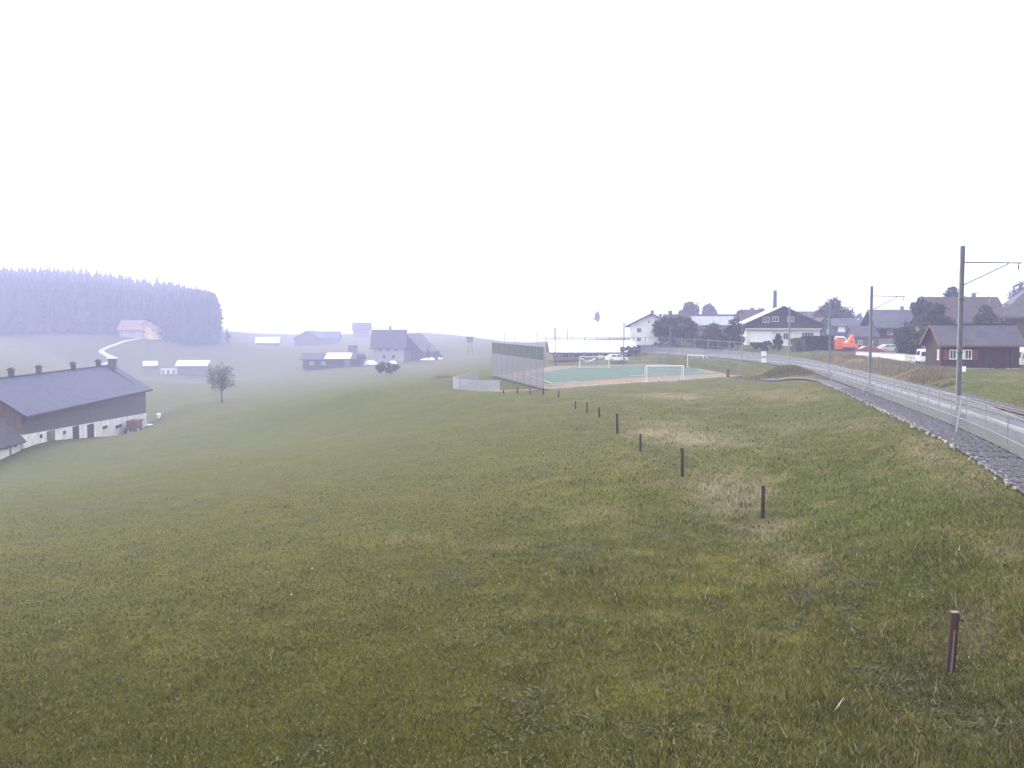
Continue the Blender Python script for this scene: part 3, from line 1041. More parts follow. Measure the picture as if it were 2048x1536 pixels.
# kerb round the near and left edges
kb = MB()
for a, b in (((-2.75, 142), (4.2, 111.5)), ((4.2, 111.5), (34.8, 141))):
    A_, B_ = Vector((*a, PITCH_Z + .1)), Vector((*b, PITCH_Z + .1))
    nseg = 14
    for i in range(nseg):
        kb.bar(A_.lerp(B_, i / nseg), A_.lerp(B_, (i + random.uniform(.9, .985)) / nseg), .28, .24)
struct(kb.build('pitch_kerb', M['concrete']))
# strip of orange earth outside the corner
oe = []
for x, y in ((-2.6, 110.5), (3.6, 106.5), (4.3, 110.2), (-0.2, 117.5), (-2.6, 118.5)):
    oe.append((x, y))
nx = 10
vs, fs = [], []
for j in range(7):
    for i in range(nx):
        x, y = -2.9 + 7 * i / (nx - 1) , 107 + 9 * j / 6 - .45 * i
        vs.append((x, y, gz(x, y) + .07))
for j in range(6):
    for i in range(nx - 1):
        fs.append((j * nx + i, j * nx + i + 1, (j + 1) * nx + i + 1, (j + 1) * nx + i))
struct(MB().add(vs, fs).build('bare_earth', M['clay']))


# the tall ball-stop fence at the left end, with its dark screen along the top
def ball_fence():
    a, b = Vector((-2.95, 141.5, PITCH_Z)), Vector((3.75, 112.2, PITCH_Z))
    root = empty('ball_stop_fence', a)
    iv = -a
    H = 5.0
    L = (b - a).length
    d = (b - a).normalized()
    n_ = 9
    for i in range(n_ + 1):
        p = a.lerp(b, i / n_) + iv
        MB().tube([p - Vector((0, 0, .2)), p + Vector((0, 0, H + .05))], .045, 8).build('post', M['galv'], root)
    net = MB()
    s = 0
    while s < L:
        p = d * s
        q_ = d * (s + .06)
        net.add([p + Vector((0, 0, .05)), q_ + Vector((0, 0, .05)), q_ + Vector((0, 0, H * .69)), p + Vector((0, 0, H * .69))], [(0, 1, 2, 3)])
        s += .11
    for k in range(15):
        z = .08 + k * .24
        net.bar(d * 0 + Vector((0, 0, z)), d * L + Vector((0, 0, z)), .03)
    net.build('wire_mesh', M['net_dark'], root)
    scr = MB()
    s_ = d.cross(Vector((0, 0, 1))) * .02
    z0, z1 = H * .69, H
    A, B = Vector((0, 0, 0)), d * L
    scr.add([A - s_ + Vector((0, 0, z0)), B - s_ + Vector((0, 0, z0)), B - s_ + Vector((0, 0, z1)), A - s_ + Vector((0, 0, z1)),
             A + s_ + Vector((0, 0, z0)), B + s_ + Vector((0, 0, z0)), B + s_ + Vector((0, 0, z1)), A + s_ + Vector((0, 0, z1))],
            [(0, 1, 2, 3), (5, 4, 7, 6), (0, 4, 5, 1), (3, 2, 6, 7), (0, 3, 7, 4), (1, 5, 6, 2)])
    scr.build('screen_cloth', M['screen'], root)
    tag(root, 'tall grey mesh fence with a dark screen band along its top, at the pitch corner', 'ball fence')


ball_fence()


def net_fence(name, label, plan, H, posts, cord=.02, step=.3, top_extra=()):
    """High ball net on steel posts along a plan polyline."""
    base = [Vector((x, y, z)) for x, y, z in plan]
    root = empty(name, base[0])
    iv = -base[0]
    base = [p + iv for p in base]
    seg = [0]
    for a, b in zip(base, base[1:]):
        seg.append(seg[-1] + (b - a).length)

    def where(s):
        for i in range(len(base) - 1):
            if s <= seg[i + 1] or i == len(base) - 2:
                return base[i].lerp(base[i + 1], (s - seg[i]) / max(seg[i + 1] - seg[i], 1e-6))
    net = MB()
    s = 0
    while s < seg[-1]:
        p, q_ = where(s), where(min(s + cord, seg[-1]))
        net.add([p, q_, q_ + Vector((0, 0, H)), p + Vector((0, 0, H))], [(0, 1, 2, 3)])
        s += step
    z = 0
    while z <= H + .01:
        for a, b in zip(base, base[1:]):
            net.bar(a + Vector((0, 0, z)), b + Vector((0, 0, z)), cord)
        z += step * 2
    net.build('net', M['net_grey'], root)
    for a, b in zip(base, base[1:]):
        MB().bar(a + Vector((0, 0, H)), b + Vector((0, 0, H)), .06).build('top_rail', M['galv'], root)
    for fr, hh in posts:
        p = where(seg[-1] * fr)
        MB().tube([p - Vector((0, 0, .3)), p + Vector((0, 0, hh))], .055, 8).build('post', M['galv'], root)
    tag(root, label, 'ball net')


net_fence('ball_net', 'high transparent ball net on grey posts along the far side of the pitch',
          [(6.2, 174, PITCH_Z), (30.6, 185.5, PITCH_Z)], 5.2, [(i / 10, 5.4) for i in range(11)], .018, .36)
net_fence('ball_net', 'high ball net with tall grey corner posts at the right end of the pitch',
          [(30.8, 185, PITCH_Z), (33.6, 165, PITCH_Z), (34.0, 140.5, PITCH_Z)], 5.0,
          [(0, 7.6), (.16, 5.2), (.32, 5.2), (.5, 5.2), (.66, 5.2), (.83, 5.2), (1.0, 8.6)], .012, .5)


def goal(loc, rz, W, H, label, dep=1.3, r=.05):
    root = empty('football_goal', loc, rz)
    fr = MB()
    fr.tube([(-W / 2, 0, 0), (-W / 2, 0, H)], r, 8).tube([(W / 2, 0, 0), (W / 2, 0, H)], r, 8).tube([(-W / 2 - r, 0, H), (W / 2 + r, 0, H)], r, 8)
    fr.build('goal_frame', M['paint_white'], root)
    st = MB()
    for s in (-1, 1):
        x = s * W / 2
        st.tube([(x, 0, H), (x, dep * .5, H * .97), (x, dep, .05), (x, 0, .05)], r * .6, 6)
    st.tube([(-W / 2, dep, .05), (W / 2, dep, .05)], r * .6, 6)
    st.build('rear_stay', M['paint_white'], root)
    nt_ = MB()
    n_ = int(W / .25)
    for i in range(n_ + 1):
        x = -W / 2 + W * i / n_
        nt_.bar((x, dep * .5, H * .97), (x, dep, .05), .014)
    for k in range(9):
        t = k / 8
        nt_.bar((-W / 2, dep * (.5 + .5 * t), H * .97 * (1 - t) + .05 * t), (W / 2, dep * (.5 + .5 * t), H * .97 * (1 - t) + .05 * t), .014)
    nt_.build('net', M['net_grey'], root)
    tag(root, label, 'football goal', 'white football goals on the pitch')


goal(at(1330, 765, 126).xy.to_3d() + Vector((0, 0, PITCH_Z + .03)), 0.12, 5.0, 2.15, 'white football goal facing the camera on the near orange side of the pitch')
goal(at(1393, 733, 170).xy.to_3d() + Vector((-.2, 0, PITCH_Z + .03)), math.radians(-62), 4.4, 2.15, 'white football goal seen from its side at the far right end of the pitch', 1.5)
goal(at(1189, 741, 168).xy.to_3d() + Vector((0, 0, PITCH_Z + .03)), 0.05, 5.2, 2.0, 'faint white goal at the far side of the pitch, before the pale roofed building')

# curved bright plastic trough hanging behind the far goal
cp = MB()
c0 = at(1176, 728, 180)
c0.z = PITCH_Z
prof = []
nseg = 10
vs, fs = [], []
for i in range(nseg + 1):
    a = math.radians(200 + 140 * i / nseg)
    for r_ in (1.45, 1.25):
        for y_ in (-.35, .35):
            vs.append((c0.x + math.cos(a) * r_ * 1.0, c0.y + y_, c0.z + 1.62 + math.sin(a) * r_ * .62))
for i in range(nseg):
    b = i * 4
    fs += [(b, b + 1, b + 5, b + 4), (b + 2, b + 6, b + 7, b + 3), (b, b + 4, b + 6, b + 2), (b + 1, b + 3, b + 7, b + 5)]
fs += [(0, 2, 3, 1), (nseg * 4, nseg * 4 + 1, nseg * 4 + 3, nseg * 4 + 2)]
slide = empty('white_band', c0)
o = cp.add([(x - c0.x, y - c0.y, z - c0.z) for x, y, z in vs], fs).build('band', M['plastic_white'], slide)
MB().bar((0, 0, 0), (0, 0, .62), .12).build('stand', M['galv'], slide)
tag(slide, 'curved bright white band hanging inside the far goal, before the pale roofed building', 'white band')

# white info board with two panels, right end of the pitch
ib = empty('notice_board', Vector((at(1527, 745, 138).x, 138, gz(at(1527, 745, 138).x, 138) - .05)))
z0 = ib.location.z
MB().bar((0, .06, 0), (0, .06, 2.0), .07).build('pole', M['galv'], ib)
MB().box((0, 0, 1.62), (.72, .05, .66)).build('panel', M['plastic_white'], ib)
MB().box((.05, 0, .62), (.75, .05, .62)).build('panel', M['plastic_white'], ib)
m = MB()
for k in range(3):
    m.box((0, -.032, 1.45 + .16 * k), (.5, .012, .03))
m.build('marks', M['galv'], ib)
tag(ib, 'two white panels stacked on a pole at the right end of the pitch', 'notice board')

# small rust brown marker post on the clay
mp_ = empty('marker_bin', Vector((at(1456, 757, 123).x, 123, gz(at(1456, 757, 123).x, 123) - .02)))
MB().tube([(0, 0, 0), (0, 0, .55), (0, 0, .6), (0, 0, .92)], [.2, .22, .24, .24], 10).build('body', M['rust'], mp_)
MB().tube([(0, 0, .92), (0, 0, .98), (0, 0, 1.05)], [.26, .24, .1], 10).build('lid', M['wood_dark'], mp_)
tag(mp_, 'small rust brown bin standing at the near right edge of the pitch', 'bin')

# low building-site mesh left of the pitch corner
sx = [at(1000, 783, 109), at(945, 779, 113), at(906, 775, 117), at(925, 762, 126), at(958, 754, 132)]
sp_ = [Vector((p.x, p.y, gz(p.x, p.y))) for p in sx]
cs = catmull([tuple(p) for p in sp_], 1.0)
mesh_fence('site_fence', 'low grey building site mesh fence curving left of the pitch corner', [Vector((p[0], p[1], gz(p[0], p[1]))) for p in cs], 1.35, .11, 2.5, .05, .06,
           (M['net_grey'], M['galv']), rails=(0, .1, .2, .3, .4, .5, .6, .7, .8, .9, 1))

# dark lamp masts behind the far side
for px, pt, D, lab in ((1110, 658, 178, 'dark slim lamp mast at the left end of the pale roofed building'), (1247.5, 648, 182, 'dark slim lamp mast beside the white gable house')):
    g = ground(px, D, .2)
    top = at(px, pt, D)
    r = empty('lamp_mast', g)
    hh = top.z - g.z
    MB().tube([(0, 0, 0), (0, 0, hh)], [.13, .085], 8).build('pole', M['galv_dark'], r)
    MB().box((0, -.08, hh + .06), (.42, .3, .12)).build('lamp_head', M['galv_dark'], r)
    tag(r, lab, 'lamp mast', 'lamp masts at the sports pitch')

# ------------------------------------------------------------------ houses
def window(parent, u, z, w, h, y, face, pane='glass', frame='trim_white', name='window', bars=1):
    """A framed window on a local wall face. face: f(-y) b(+y) l(-x) r(+x); u along the face."""
    def bx(mb, du, dz, ww, hh, dep, push):
        if face in 'fb':
            s = -1 if face == 'f' else 1
            return mb.box((u + du, y + s * push, z + dz), (ww, dep, hh))
        s = -1 if face == 'l' else 1
        return mb.box((y + s * push, u + du, z + dz), (dep, ww, hh))
    fr = MB()
    t = .09
    bx(fr, 0, h / 2 - t / 2, w, t, .12, .04)
    bx(fr, 0, -h / 2 + t / 2, w + .12, t, .16, .05)
    for s in (-1, 1):
        bx(fr, s * (w / 2 - t / 2), 0, t, h - 2 * t, .12, .04)
    for k in range(bars):
        bx(fr, (k + 1) * w / (bars + 1) - w / 2, 0, .06, h - 2 * t, .10, .03)
    f = fr.build(name, M[frame], parent)
    pn = MB()
    bx(pn, 0, 0, w - 2 * t, h - 2 * t, .06, .008)
    pn.build('pane', M[pane], f)
    return f


def house(name, label, cat, px, D, L, W, wh, rh, rz, wall='plaster', roof='slate', ov=.7, base=None, bh=0, gable=None, wins=(), doors=(), chims=(), group=None,
          pos=None, sink=.4, slab=.22, fascia=None):
    g = pos if pos is not None else ground(px, D)
    root = empty(name, g, rz)
    if pos is None:
        root.scale = (far(px, D),) * 3
    hw = W / 2
    # masonry storey and the storey above
    if base:
        MB().box((0, 0, (bh - sink) / 2), (L - .06, W - .06, bh + sink)).build('base_wall', M[base], root)
        z0 = bh
    else:
        z0 = -sink
    sl = rh / hw
    gp = [(-hw, z0), (hw, z0), (hw, wh - .03), (0, wh + rh - .03), (-hw, wh - .03)]
    MB().prism(gp, -L / 2, L / 2).build('wall', M[gable or wall], root)
    e = hw + ov
    ze = wh - ov * sl
    tv = slab * math.hypot(1, sl)
    rp = [(-e, ze), (0, wh + rh), (e, ze), (e, ze + tv), (0, wh + rh + tv), (-e, ze + tv)]
    r_ = MB().prism(rp, -L / 2 - ov, L / 2 + ov).build('roof', M[roof], root)
    if fascia:
        m = MB()
        for s in (-1, 1):
            m.box((0, s * (e + .02), ze + tv / 2 - .04), (L + 2 * ov + .04, .05, tv + .04))
            x = s * (L / 2 + ov + .03)
            m.bar((x, -e, ze + tv / 2), (x, 0, wh + rh + tv / 2), .05, tv + .05)
            m.bar((x, e, ze + tv / 2), (x, 0, wh + rh + tv / 2), .05, tv + .05)
        m.build('fascia', M[fascia], root)
    for cx, cyy, cw_, ch, cm_ in chims:
        zc = wh + rh - abs(cyy) * sl
        c_ = MB().box((cx, cyy, zc + ch / 2 - .2), (cw_, cw_, ch + .4))
        c_.box((cx, cyy, zc + ch + .06), (cw_ + .16, cw_ + .16, .12))
        c_.build('chimney', M[cm_], r_)
    for (face, u_, z_, w_, h_, *rest) in wins:
        y = {'f': -hw, 'b': hw, 'l': -L / 2, 'r': L / 2}[face]
        window(root, u_, z_, w_, h_, y, face, *(rest or ('glass',)))
    for (face, u_, w_, h_, dm) in doors:
        y = {'f': -hw, 'b': hw, 'l': -L / 2, 'r': L / 2}[face]
        s = -1 if face in 'fl' else 1
        m = MB()
        if face in 'fb':
            m.box((u_, y + s * .05, h_ / 2), (w_, .14, h_))
        else:
            m.box((y + s * .05, u_, h_ / 2), (.14, w_, h_))
        m.build('door', M[dm], root)
    tag(root, label, cat, group)
    return root


# --- brown cabin on the right
cl, cr = at(1862, 737, 108), at(2036, 737, 106)
cpos = Vector(((cl.x + cr.x) / 2 + 1.2, 110.2, -5.1))
cab = house('wooden_cabin', 'dark brown timber cabin with grey roof and orange shutters beside the railway', 'cabin', 0, 0, 8.7, 4.6, 3.1, 1.9, -.035,
            'wood_dark', 'slate', .5, wins=[('f', -3.1, 1.75, .8, 1.1), ('f', -2.25, 1.75, .8, 1.1, 'glass_pale'), ('f', -1.4, 1.75, .8, 1.1), ('l', -1.55, 1.7, .5, 1.2)], pos=cpos, sink=.5, slab=.14, fascia='trim_orange')
for u_ in (-3.85, -.62):
    MB().box((u_, -2.36, 1.72), (.62, .07, 1.15)).build('shutter', M['shutter'], cab)
MB().box((2.15, -2.35, 1.15), (1.25, .1, 2.1)).build('door', M['wood_red'], cab)
MB().box((0, -2.34, .05), (8.7, .12, .35)).build('plinth', M['concrete'], cab)
MB().box((-4.4, -1.9, 1.7), (.07, .55, 1.45)).build('shutter', M['shutter'], cab)
m = MB()
for x_ in (1.1, 3.4):
    m.box((x_, -2.36, 1.4), (.14, .12, 2.6))
m.build('corner_post', M['wood_red'], cab)
MB().box((0, .0, 5.16), (9.7, .3, .1)).build('ridge_cap', M['wood_red'], cab)

# --- chalet in the centre right
ch = house('chalet', 'wide chalet with dark timber gable, white ground floor and long balcony', 'house', 1556, 212, 13, 15.6, 4.7, 3.6, math.radians(83), 'wood_red', 'roof_dark', 1.3,
           'plaster', 3.55, wins=[('l', 3.6, 5.6, 1.4, 1.2), ('l', 1.6, 5.7, 1.3, 1.1), ('l', -1.6, 5.7, 1.3, 1.1), ('l', -5.2, 2.2, 2.6, 1.3, 'glass', 'trim_white', 'window', 3), ('l', 1.0, 2.0, 1.2, 1.5), ('l', -.6, 2.0, 1.2, 1.5)])
MB().box((-7.0, 0, 3.6), (1.2, 15.9, .16)).build('balcony_floor', M['trim_white'], ch)
m = MB()
m.box((-7.5, 0, 4.5), (.08, 15.4, .1))
for k in range(52):
    m.box((-7.5, -7.6 + k * .3, 4.05), (.05, .18, .8))
m.build('balcony_railing', M['wood_red'], ch)
MB().box((-6.6, 4.6, 1.95), (.16, 4.6, 2.5)).build('garage_door', M['trim_white'], ch)
MB().box((-6.66, 4.6, .45), (.16, 4.7, .5)).build('garage_sill', M['leaf_hedge'], ch)
# pale sheets on the left slope, its bright daylight put into their colour
m = MB()
sl_ = 3.6 / 7.8
e_ = 7.8 + 1.3
for k in range(9):
    x0 = -7.6 + k * 1.65
    m.add([(x0, .5, 8.42 - .5 * sl_ + .19), (x0 + 1.6, .5, 8.42 - .5 * sl_ + .19), (x0 + 1.6, e_, 4.7 - 1.3 * sl_ + .36), (x0, e_, 4.7 - 1.3 * sl_ + .36),
           (x0, .5, 8.42 - .5 * sl_ + .12), (x0 + 1.6, .5, 8.42 - .5 * sl_ + .12), (x0 + 1.6, e_, 4.7 - 1.3 * sl_ + .29), (x0, e_, 4.7 - 1.3 * sl_ + .29)],
          [(0, 1, 2, 3), (7, 6, 5, 4), (0, 4, 5, 1), (1, 5, 6, 2), (2, 6, 7, 3), (3, 7, 4, 0)])
m.build('lit_slope', M['lit_slope'], ch)
m = MB()
m.tube([(1.5, .6, 7.7), (1.5, .6, 8.9), (1.5, .6, 12.0)], [.62, .42, .40], 10).tube([(1.5, .6, 12.0), (1.5, .6, 12.15)], [.46, .46], 10)
m.build('chimney', M['chimney'], ch)
# low annex with white fascia
house('garage_annex', 'low flat annex with a bright white fascia right of the chalet', 'annex', 1642, 208, 6.4, 5, 2.2, .25, 0.05, 'plaster', 'roof_dark', .35,
      wins=[('f', -.9, 1.35, 2.4, .9), ('f', 1.6, 1.35, 1.0, .9)], slab=.2)
MBo = empty('x', (0, 0, 0))
bpy.data.objects.remove(MBo)
ax = [o for o in COL.objects if o.name == 'garage_annex'][0]
MB().box((0, -2.95, 2.15), (7.2, .1, .75)).build('fascia', M['trim_white'], ax)

# --- white gable house at the left end of the village
house('gable_house', 'white rendered house whose gable shows left of the dark trees', 'house', 1305, 222, 12, 9.6, 4.2, 2.4, math.radians(79), 'plaster', 'roof_dark', 1.1,
      wins=[('l', .6, 4.9, .6, .7), ('l', 2.8, 3.0, 1.1, 1.1), ('l', 2.8, .9, 1.1, 1.0)], chims=[(2, .2, .7, 1.0, 'brick'), (5, -1.6, .6, .9, 'galv_dark')])
house('row_house', 'brown roofed house behind the dark trees with pale solar panels on its roof', 'house', 1415, 232, 20, 10, 3.0, 3.0, .02, 'brick', 'roof_brown', .9,
      wins=[('f', -5, 2.4, 1.3, 1.2), ('f', 0, 2.4, 1.3, 1.2), ('f', 5, 2.4, 1.3, 1.2)], chims=[(-9.2, 0, .8, 1.0, 'galv_dark'), (7.6, 0, .7, 1.0, 'brick')])
rh_ = [o for o in COL.objects if o.name == 'row_house'][0]
m = MB()
sl_ = 3.0 / 5
for k in range(6):
    x0 = -4.3 + 1.72 * k
    y0, y1 = -4.6, -1.1
    m.add([(x0, y0, 3.0 + (5 + y0) * sl_ + .42), (x0 + 1.66, y0, 3.0 + (5 + y0) * sl_ + .42), (x0 + 1.66, y1, 3.0 + (5 + y1) * sl_ + .42), (x0, y1, 3.0 + (5 + y1) * sl_ + .42),
           (x0, y0, 3.0 + (5 + y0) * sl_ + .34), (x0 + 1.66, y0, 3.0 + (5 + y0) * sl_ + .34), (x0 + 1.66, y1, 3.0 + (5 + y1) * sl_ + .34), (x0, y1, 3.0 + (5 + y1) * sl_ + .34)],
          [(0, 1, 2, 3), (7, 6, 5, 4), (0, 4, 5, 1), (1, 5, 6, 2), (2, 6, 7, 3), (3, 7, 4, 0)])
m.build('solar_panels', M['slate_pale'], rh_)
house('brick_house', 'brown tiled house roof rising just behind the left slope of the chalet', 'house', 1512, 240, 9, 9, 4.7, 2.8, math.radians(28), 'brick', 'roof_brown', .8,
      wins=[('f', -2, 3.8, 1.1, 1.1), ('f', 2, 3.8, 1.1, 1.1)], chims=[(-1, .5, .7, .9, 'brick'), (2, .5, 1.0, .8, 'galv_dark')])
house('terrace_house', 'pale house with a grey eave behind the right slope of the chalet', 'house', 1610, 250, 11, 9, 5.2, 2.4, .03, 'plaster_pale', 'slate', .8,
      wins=[('f', -2.5, 4.0, 1.6, 1.1, 'glass', 'plaster_yellow'), ('f', .5, 4.0, 1.6, 1.1), ('f', 3.5, 4.0, 1.4, 1.1)])
house('gable_barn', 'small dark steep roofed barn in front of the round tree', 'barn', 1640, 232, 6, 5.6, 3.6, 2.8, math.radians(90), 'wood_dark', 'roof_dark', .4, wins=[('l', 0, 2.8, .8, .8)])
house('white_annex_house', 'grey house with one bright white square window under the round tree', 'house', 1682, 226, 6.5, 6, 4.6, 1.6, .05, 'slate', 'slate', .4,
      wins=[('f', -1.2, 4.0, 1.7, 1.7, 'plastic_white'), ('l', 0, 3.2, 1.0, 1.0)])
house('timber_farmhouse', 'brown timber farmhouse with a wide grey roof behind the white wall', 'house', 1790, 203, 10.4, 9, 4.0, 3.2, -.02, 'wood_red', 'slate', .8,
      'plaster_pale', 1.4, wins=[('f', -2.8, 2.7, 1.0, 1.1), ('f', .2, 2.7, 1.0, 1.1), ('f', 3.0, 2.7, 1.0, 1.1)], chims=[(1.2, -.2, .6, 1.0, 'brick')])
house('small_shed', 'small grey roofed shed left of the timber farmhouse', 'shed', 1723, 200, 5.0, 5, 2.6, 1.9, .0, 'wood_grey', 'slate', .3,
      wins=[('f', -1.2, 1.4, .8, .8), ('f', 1.0, 1.4, .8, .8)])
house('long_farmhouse', 'long brown roofed house rising behind the brown cabin', 'house', 1918, 190, 13, 11, 4.2, 4.4, -.04, 'brick', 'roof_brown', .8,
      wins=[('f', -4, 2.6, 1.1, 1.1), ('f', 0, 2.6, 1.1, 1.1)], chims=[(2.6, 0, .6, .9, 'galv_dark')])
house('long_farmhouse', 'lower grey roofed house right of the brown roofed one, behind the cabin', 'house', 2010, 196, 8, 9, 3.4, 3.5, -.04, 'plaster_pale', 'slate', .7,
      wins=[('f', 1.5, 2.0, 1.1, 1.1)], chims=[(0, 0, .6, .8, 'brick')])
house('hill_house', 'pale grey gable house high at the right edge before a tree', 'house', 2056, 262, 8, 10, 9.0, 3.6, math.radians(82), 'plaster_pale', 'slate', .6,
      wins=[('l', 1.6, 10.0, 1.1, 1.1), ('l', -1.6, 10.0, 1.1, 1.1)])
house('dark_barn', 'dark brown barn gable cut off by the right edge of the photo', 'barn', 2082, 132, 8, 6.2, 6.4, 3.2, math.radians(90), 'wood_dark', 'roof_dark', .6,
      'plaster', 2.0, wins=[('l', 2.4, 3.2, .7, .8)])

# long low building with pale roof behind the pitch
lb = house('sports_building', 'long low building with a bright pale roof behind the far side of the pitch', 'building', 1182, 205, 17.2, 8.5, 1.5, 2.0, .05, 'brick', 'roof_white', .8,
           wins=[('f', -6, .7, 1.4, .8, 'glass', 'plaster_pale'), ('f', -3.5, .7, 1.4, .8, 'glass', 'plaster_pale'), ('f', -1, .7, 1.4, .8, 'glass', 'plaster_pale'), ('f', 4.0, .7, 1.4, .8, 'glass', 'plaster_pale')], doors=[('f', 1.5, 1.1, 1.3, 'plaster'), ('f', 6.5, 1.1, 1.3, 'plaster')], slab=.25, fascia='galv_dark')

# --- big barn lower left
A0, B0 = at(45, 826, 137), at(291, 776, 193)
ze = (A0.z + B0.z) / 2
ax_ = Vector((B0.x - A0.x, B0.y - A0.y, 0))
LB = ax_.length
ang = math.atan2(ax_.y, ax_.x)
lx = ax_.normalized()
ly = Vector((-lx.y, lx.x, 0))
barn = empty('cow_barn', Vector((A0.x, A0.y, ze)), ang)      # local x along the eave, y into the barn, z=0 at the eave
WB, RB = 13.0, 4.3
zg0, zg1 = -5.9, -8.6
gb = lambda t: gz(A0.x + lx.x * LB * t, A0.y + lx.y * LB * t) - ze
zt0, zt1 = gb(0) + 2.0, gb(1) + 2.7
# timber walls and gables
MB().add([(0, 0, zt0), (LB, 0, zt1), (LB, 0, 0), (0, 0, 0), (0, WB, zt0), (LB, WB, zt1), (LB, WB, 0), (0, WB, 0), (0, WB / 2, RB), (LB, WB / 2, RB)],
         [(0, 1, 2, 3), (5, 4, 7, 6), (0, 3, 8, 7, 4), (1, 5, 6, 9, 2), (3, 2, 9, 8), (8, 9, 6, 7), (0, 4, 5, 1)]).build('timber_wall', M['shingle'], barn)
MB().add([(-.04, .0, zt0 + .1), (-.04, WB, zt0 + .1), (-.04, WB, 0), (-.04, WB / 2, RB - .02), (-.04, .0, -.02), (-.2, .0, zt0 + .1), (-.2, WB, zt0 + .1), (-.2, WB, 0), (-.2, WB / 2, RB - .02), (-.2, .0, -.02)],
         [(0, 1, 2, 3, 4), (9, 8, 7, 6, 5), (0, 4, 9, 5), (4, 3, 8, 9), (3, 2, 7, 8), (2, 1, 6, 7), (1, 0, 5, 6)]).build('gable_boarding', M['wood_brown'], barn)
# whitewashed ground floor in bays between the openings
OPEN = [(.10, .018, 'w', 'glass', .62), (.165, .05, 'd', 'wood_grey', .0), (.255, .02, 'w', 'glass', .6), (.34, .045, 'd', 'wood_red', 0), (.455, .05, 'd', 'wood_dark', 0), (.575, .045, 'w', 'glass', .58),
        (.70, .06, 'w', 'glass', .55), (.865, .032, 'd', 'shutter', 0), (.94, .03, 'w', 'glass', .6)]
bw = MB()
zl = lambda t: gb(t) - .6
zu = lambda t: zt0 + (zt1 - zt0) * t
N_ = 24
for i in range(N_):
    t0, t1 = i / N_, (i + 1) / N_
    bw.add([(LB * t0, -.10, zl(t0)), (LB * t1, -.10, zl(t1)), (LB * t1, -.10, zu(t1)), (LB * t0, -.10, zu(t0))], [(0, 1, 2, 3)])
    bw.add([(LB * t0, -.10, zu(t0)), (LB * t1, -.10, zu(t1)), (LB * t1, .0, zu(t1)), (LB * t0, .0, zu(t0))], [(0, 1, 2, 3)])
bw.add([(-.25, -.10, zl(0)), (0, -.10, zl(0)), (0, -.10, zu(0)), (-.25, -.10, zu(0))], [(0, 1, 2, 3)])
bw.add([(-.25, -.10, zl(0)), (-.25, WB, zl(0)), (-.25, WB, zu(0) + .1), (-.25, -.10, zu(0) + .1)], [(0, 1, 2, 3)])
bw.add([(LB, -.10, zl(1)), (LB, WB, zl(1)), (LB, WB, zu(1)), (LB, -.10, zu(1))], [(3, 2, 1, 0)])
bw.build('base_wall', M['whitewash'], barn)
for t, hwid, kind, mm, fz in OPEN:
    z0_, z1_ = gb(t), zu(t)
    x0, x1 = LB * (t - hwid / 2), LB * (t + hwid / 2)
    if kind == 'd':
        zb, ztp = z0_ - .1, min(z1_ - .05, z0_ + 2.3)
        MB().box(((x0 + x1) / 2, -.13, (zb + ztp) / 2), (x1 - x0, .12, ztp - zb)).build('door', M[mm], barn)
    else:
        zc = z0_ + (z1_ - z0_) * fz
        f_ = MB().box(((x0 + x1) / 2, -.12, zc), (x1 - x0 + .2, .09, .8)).build('window', M['trim_white'], barn)
        MB().box(((x0 + x1) / 2, -.14, zc), (x1 - x0, .1, .62)).build('pane', M['glass'], f_)
# roof
ovb = 1.0
slb = RB / (WB / 2)
rp = [(-ovb, -ovb * slb + .06), (WB / 2, RB + .06), (WB + ovb, -ovb * slb + .06), (WB + ovb, -ovb * slb + .36), (WB / 2, RB + .36), (-ovb, -ovb * slb + .36)]
M['slate_barn'] = roof_mat('weathered_grey_barn_roof', (0.092, 0.094, 0.145), (0.074, 0.076, 0.120), 2.0)
rb = MB().prism(rp, -1.2, LB + 1.0).build('roof', M['slate_barn'], barn)
MB().box((LB / 2, -ovb - .05, -ovb * slb + .18), (LB + 2.1, .12, .36)).build('eave_board', M['wood_dark'], barn)
MB().box((LB / 2, WB / 2, RB + .43), (LB + 2.0, .4, .14)).build('ridge_cap', M['roof_dark'], barn)
m = MB()
for s0, s1 in ((-ovb, WB / 2), (WB + ovb, WB / 2)):
    m.bar((-1.24, s0, -ovb * slb + .2), (-1.24, s1, RB + .2), .08, .34)
m.build('verge_board', M['wood_dark'], barn)


def barn_t(px):
    """Position along the ridge under a photo column."""
    best, bt = 1e9, 0
    for k in range(400):
        t = -.4 + 1.5 * k / 400
        p = Vector((A0.x, A0.y, 0)) + lx * LB * t + ly * WB / 2
        q_ = 1024 + F * p.x / (p.y * CP - (ze + RB) * SP)
        if abs(q_ - px) < best:
            best, bt = abs(q_ - px), t
    return bt


for px in (23, 78, 147, 197):
    x = LB * barn_t(px)
    v_ = MB().box((x, WB / 2, RB + .9), (.7, .7, 1.0)).prism([(-.6 + WB / 2, RB + 1.4), (.6 + WB / 2, RB + 1.4), (WB / 2, RB + 1.85)], x - .6, x + .6)
    v_.build('ridge_vent', M['roof_dark'], rb)
x = LB * barn_t(212)
MB().box((x, WB / 2 - 1.2, RB + .5), (1.3, 1.3, 2.6)).build('chimney', M['galv_dark'], rb)
MB().box((x, WB / 2 - 1.2, RB + 1.88), (1.6, 1.6, .14)).build('chimney_cap', M['plastic_white'], rb)
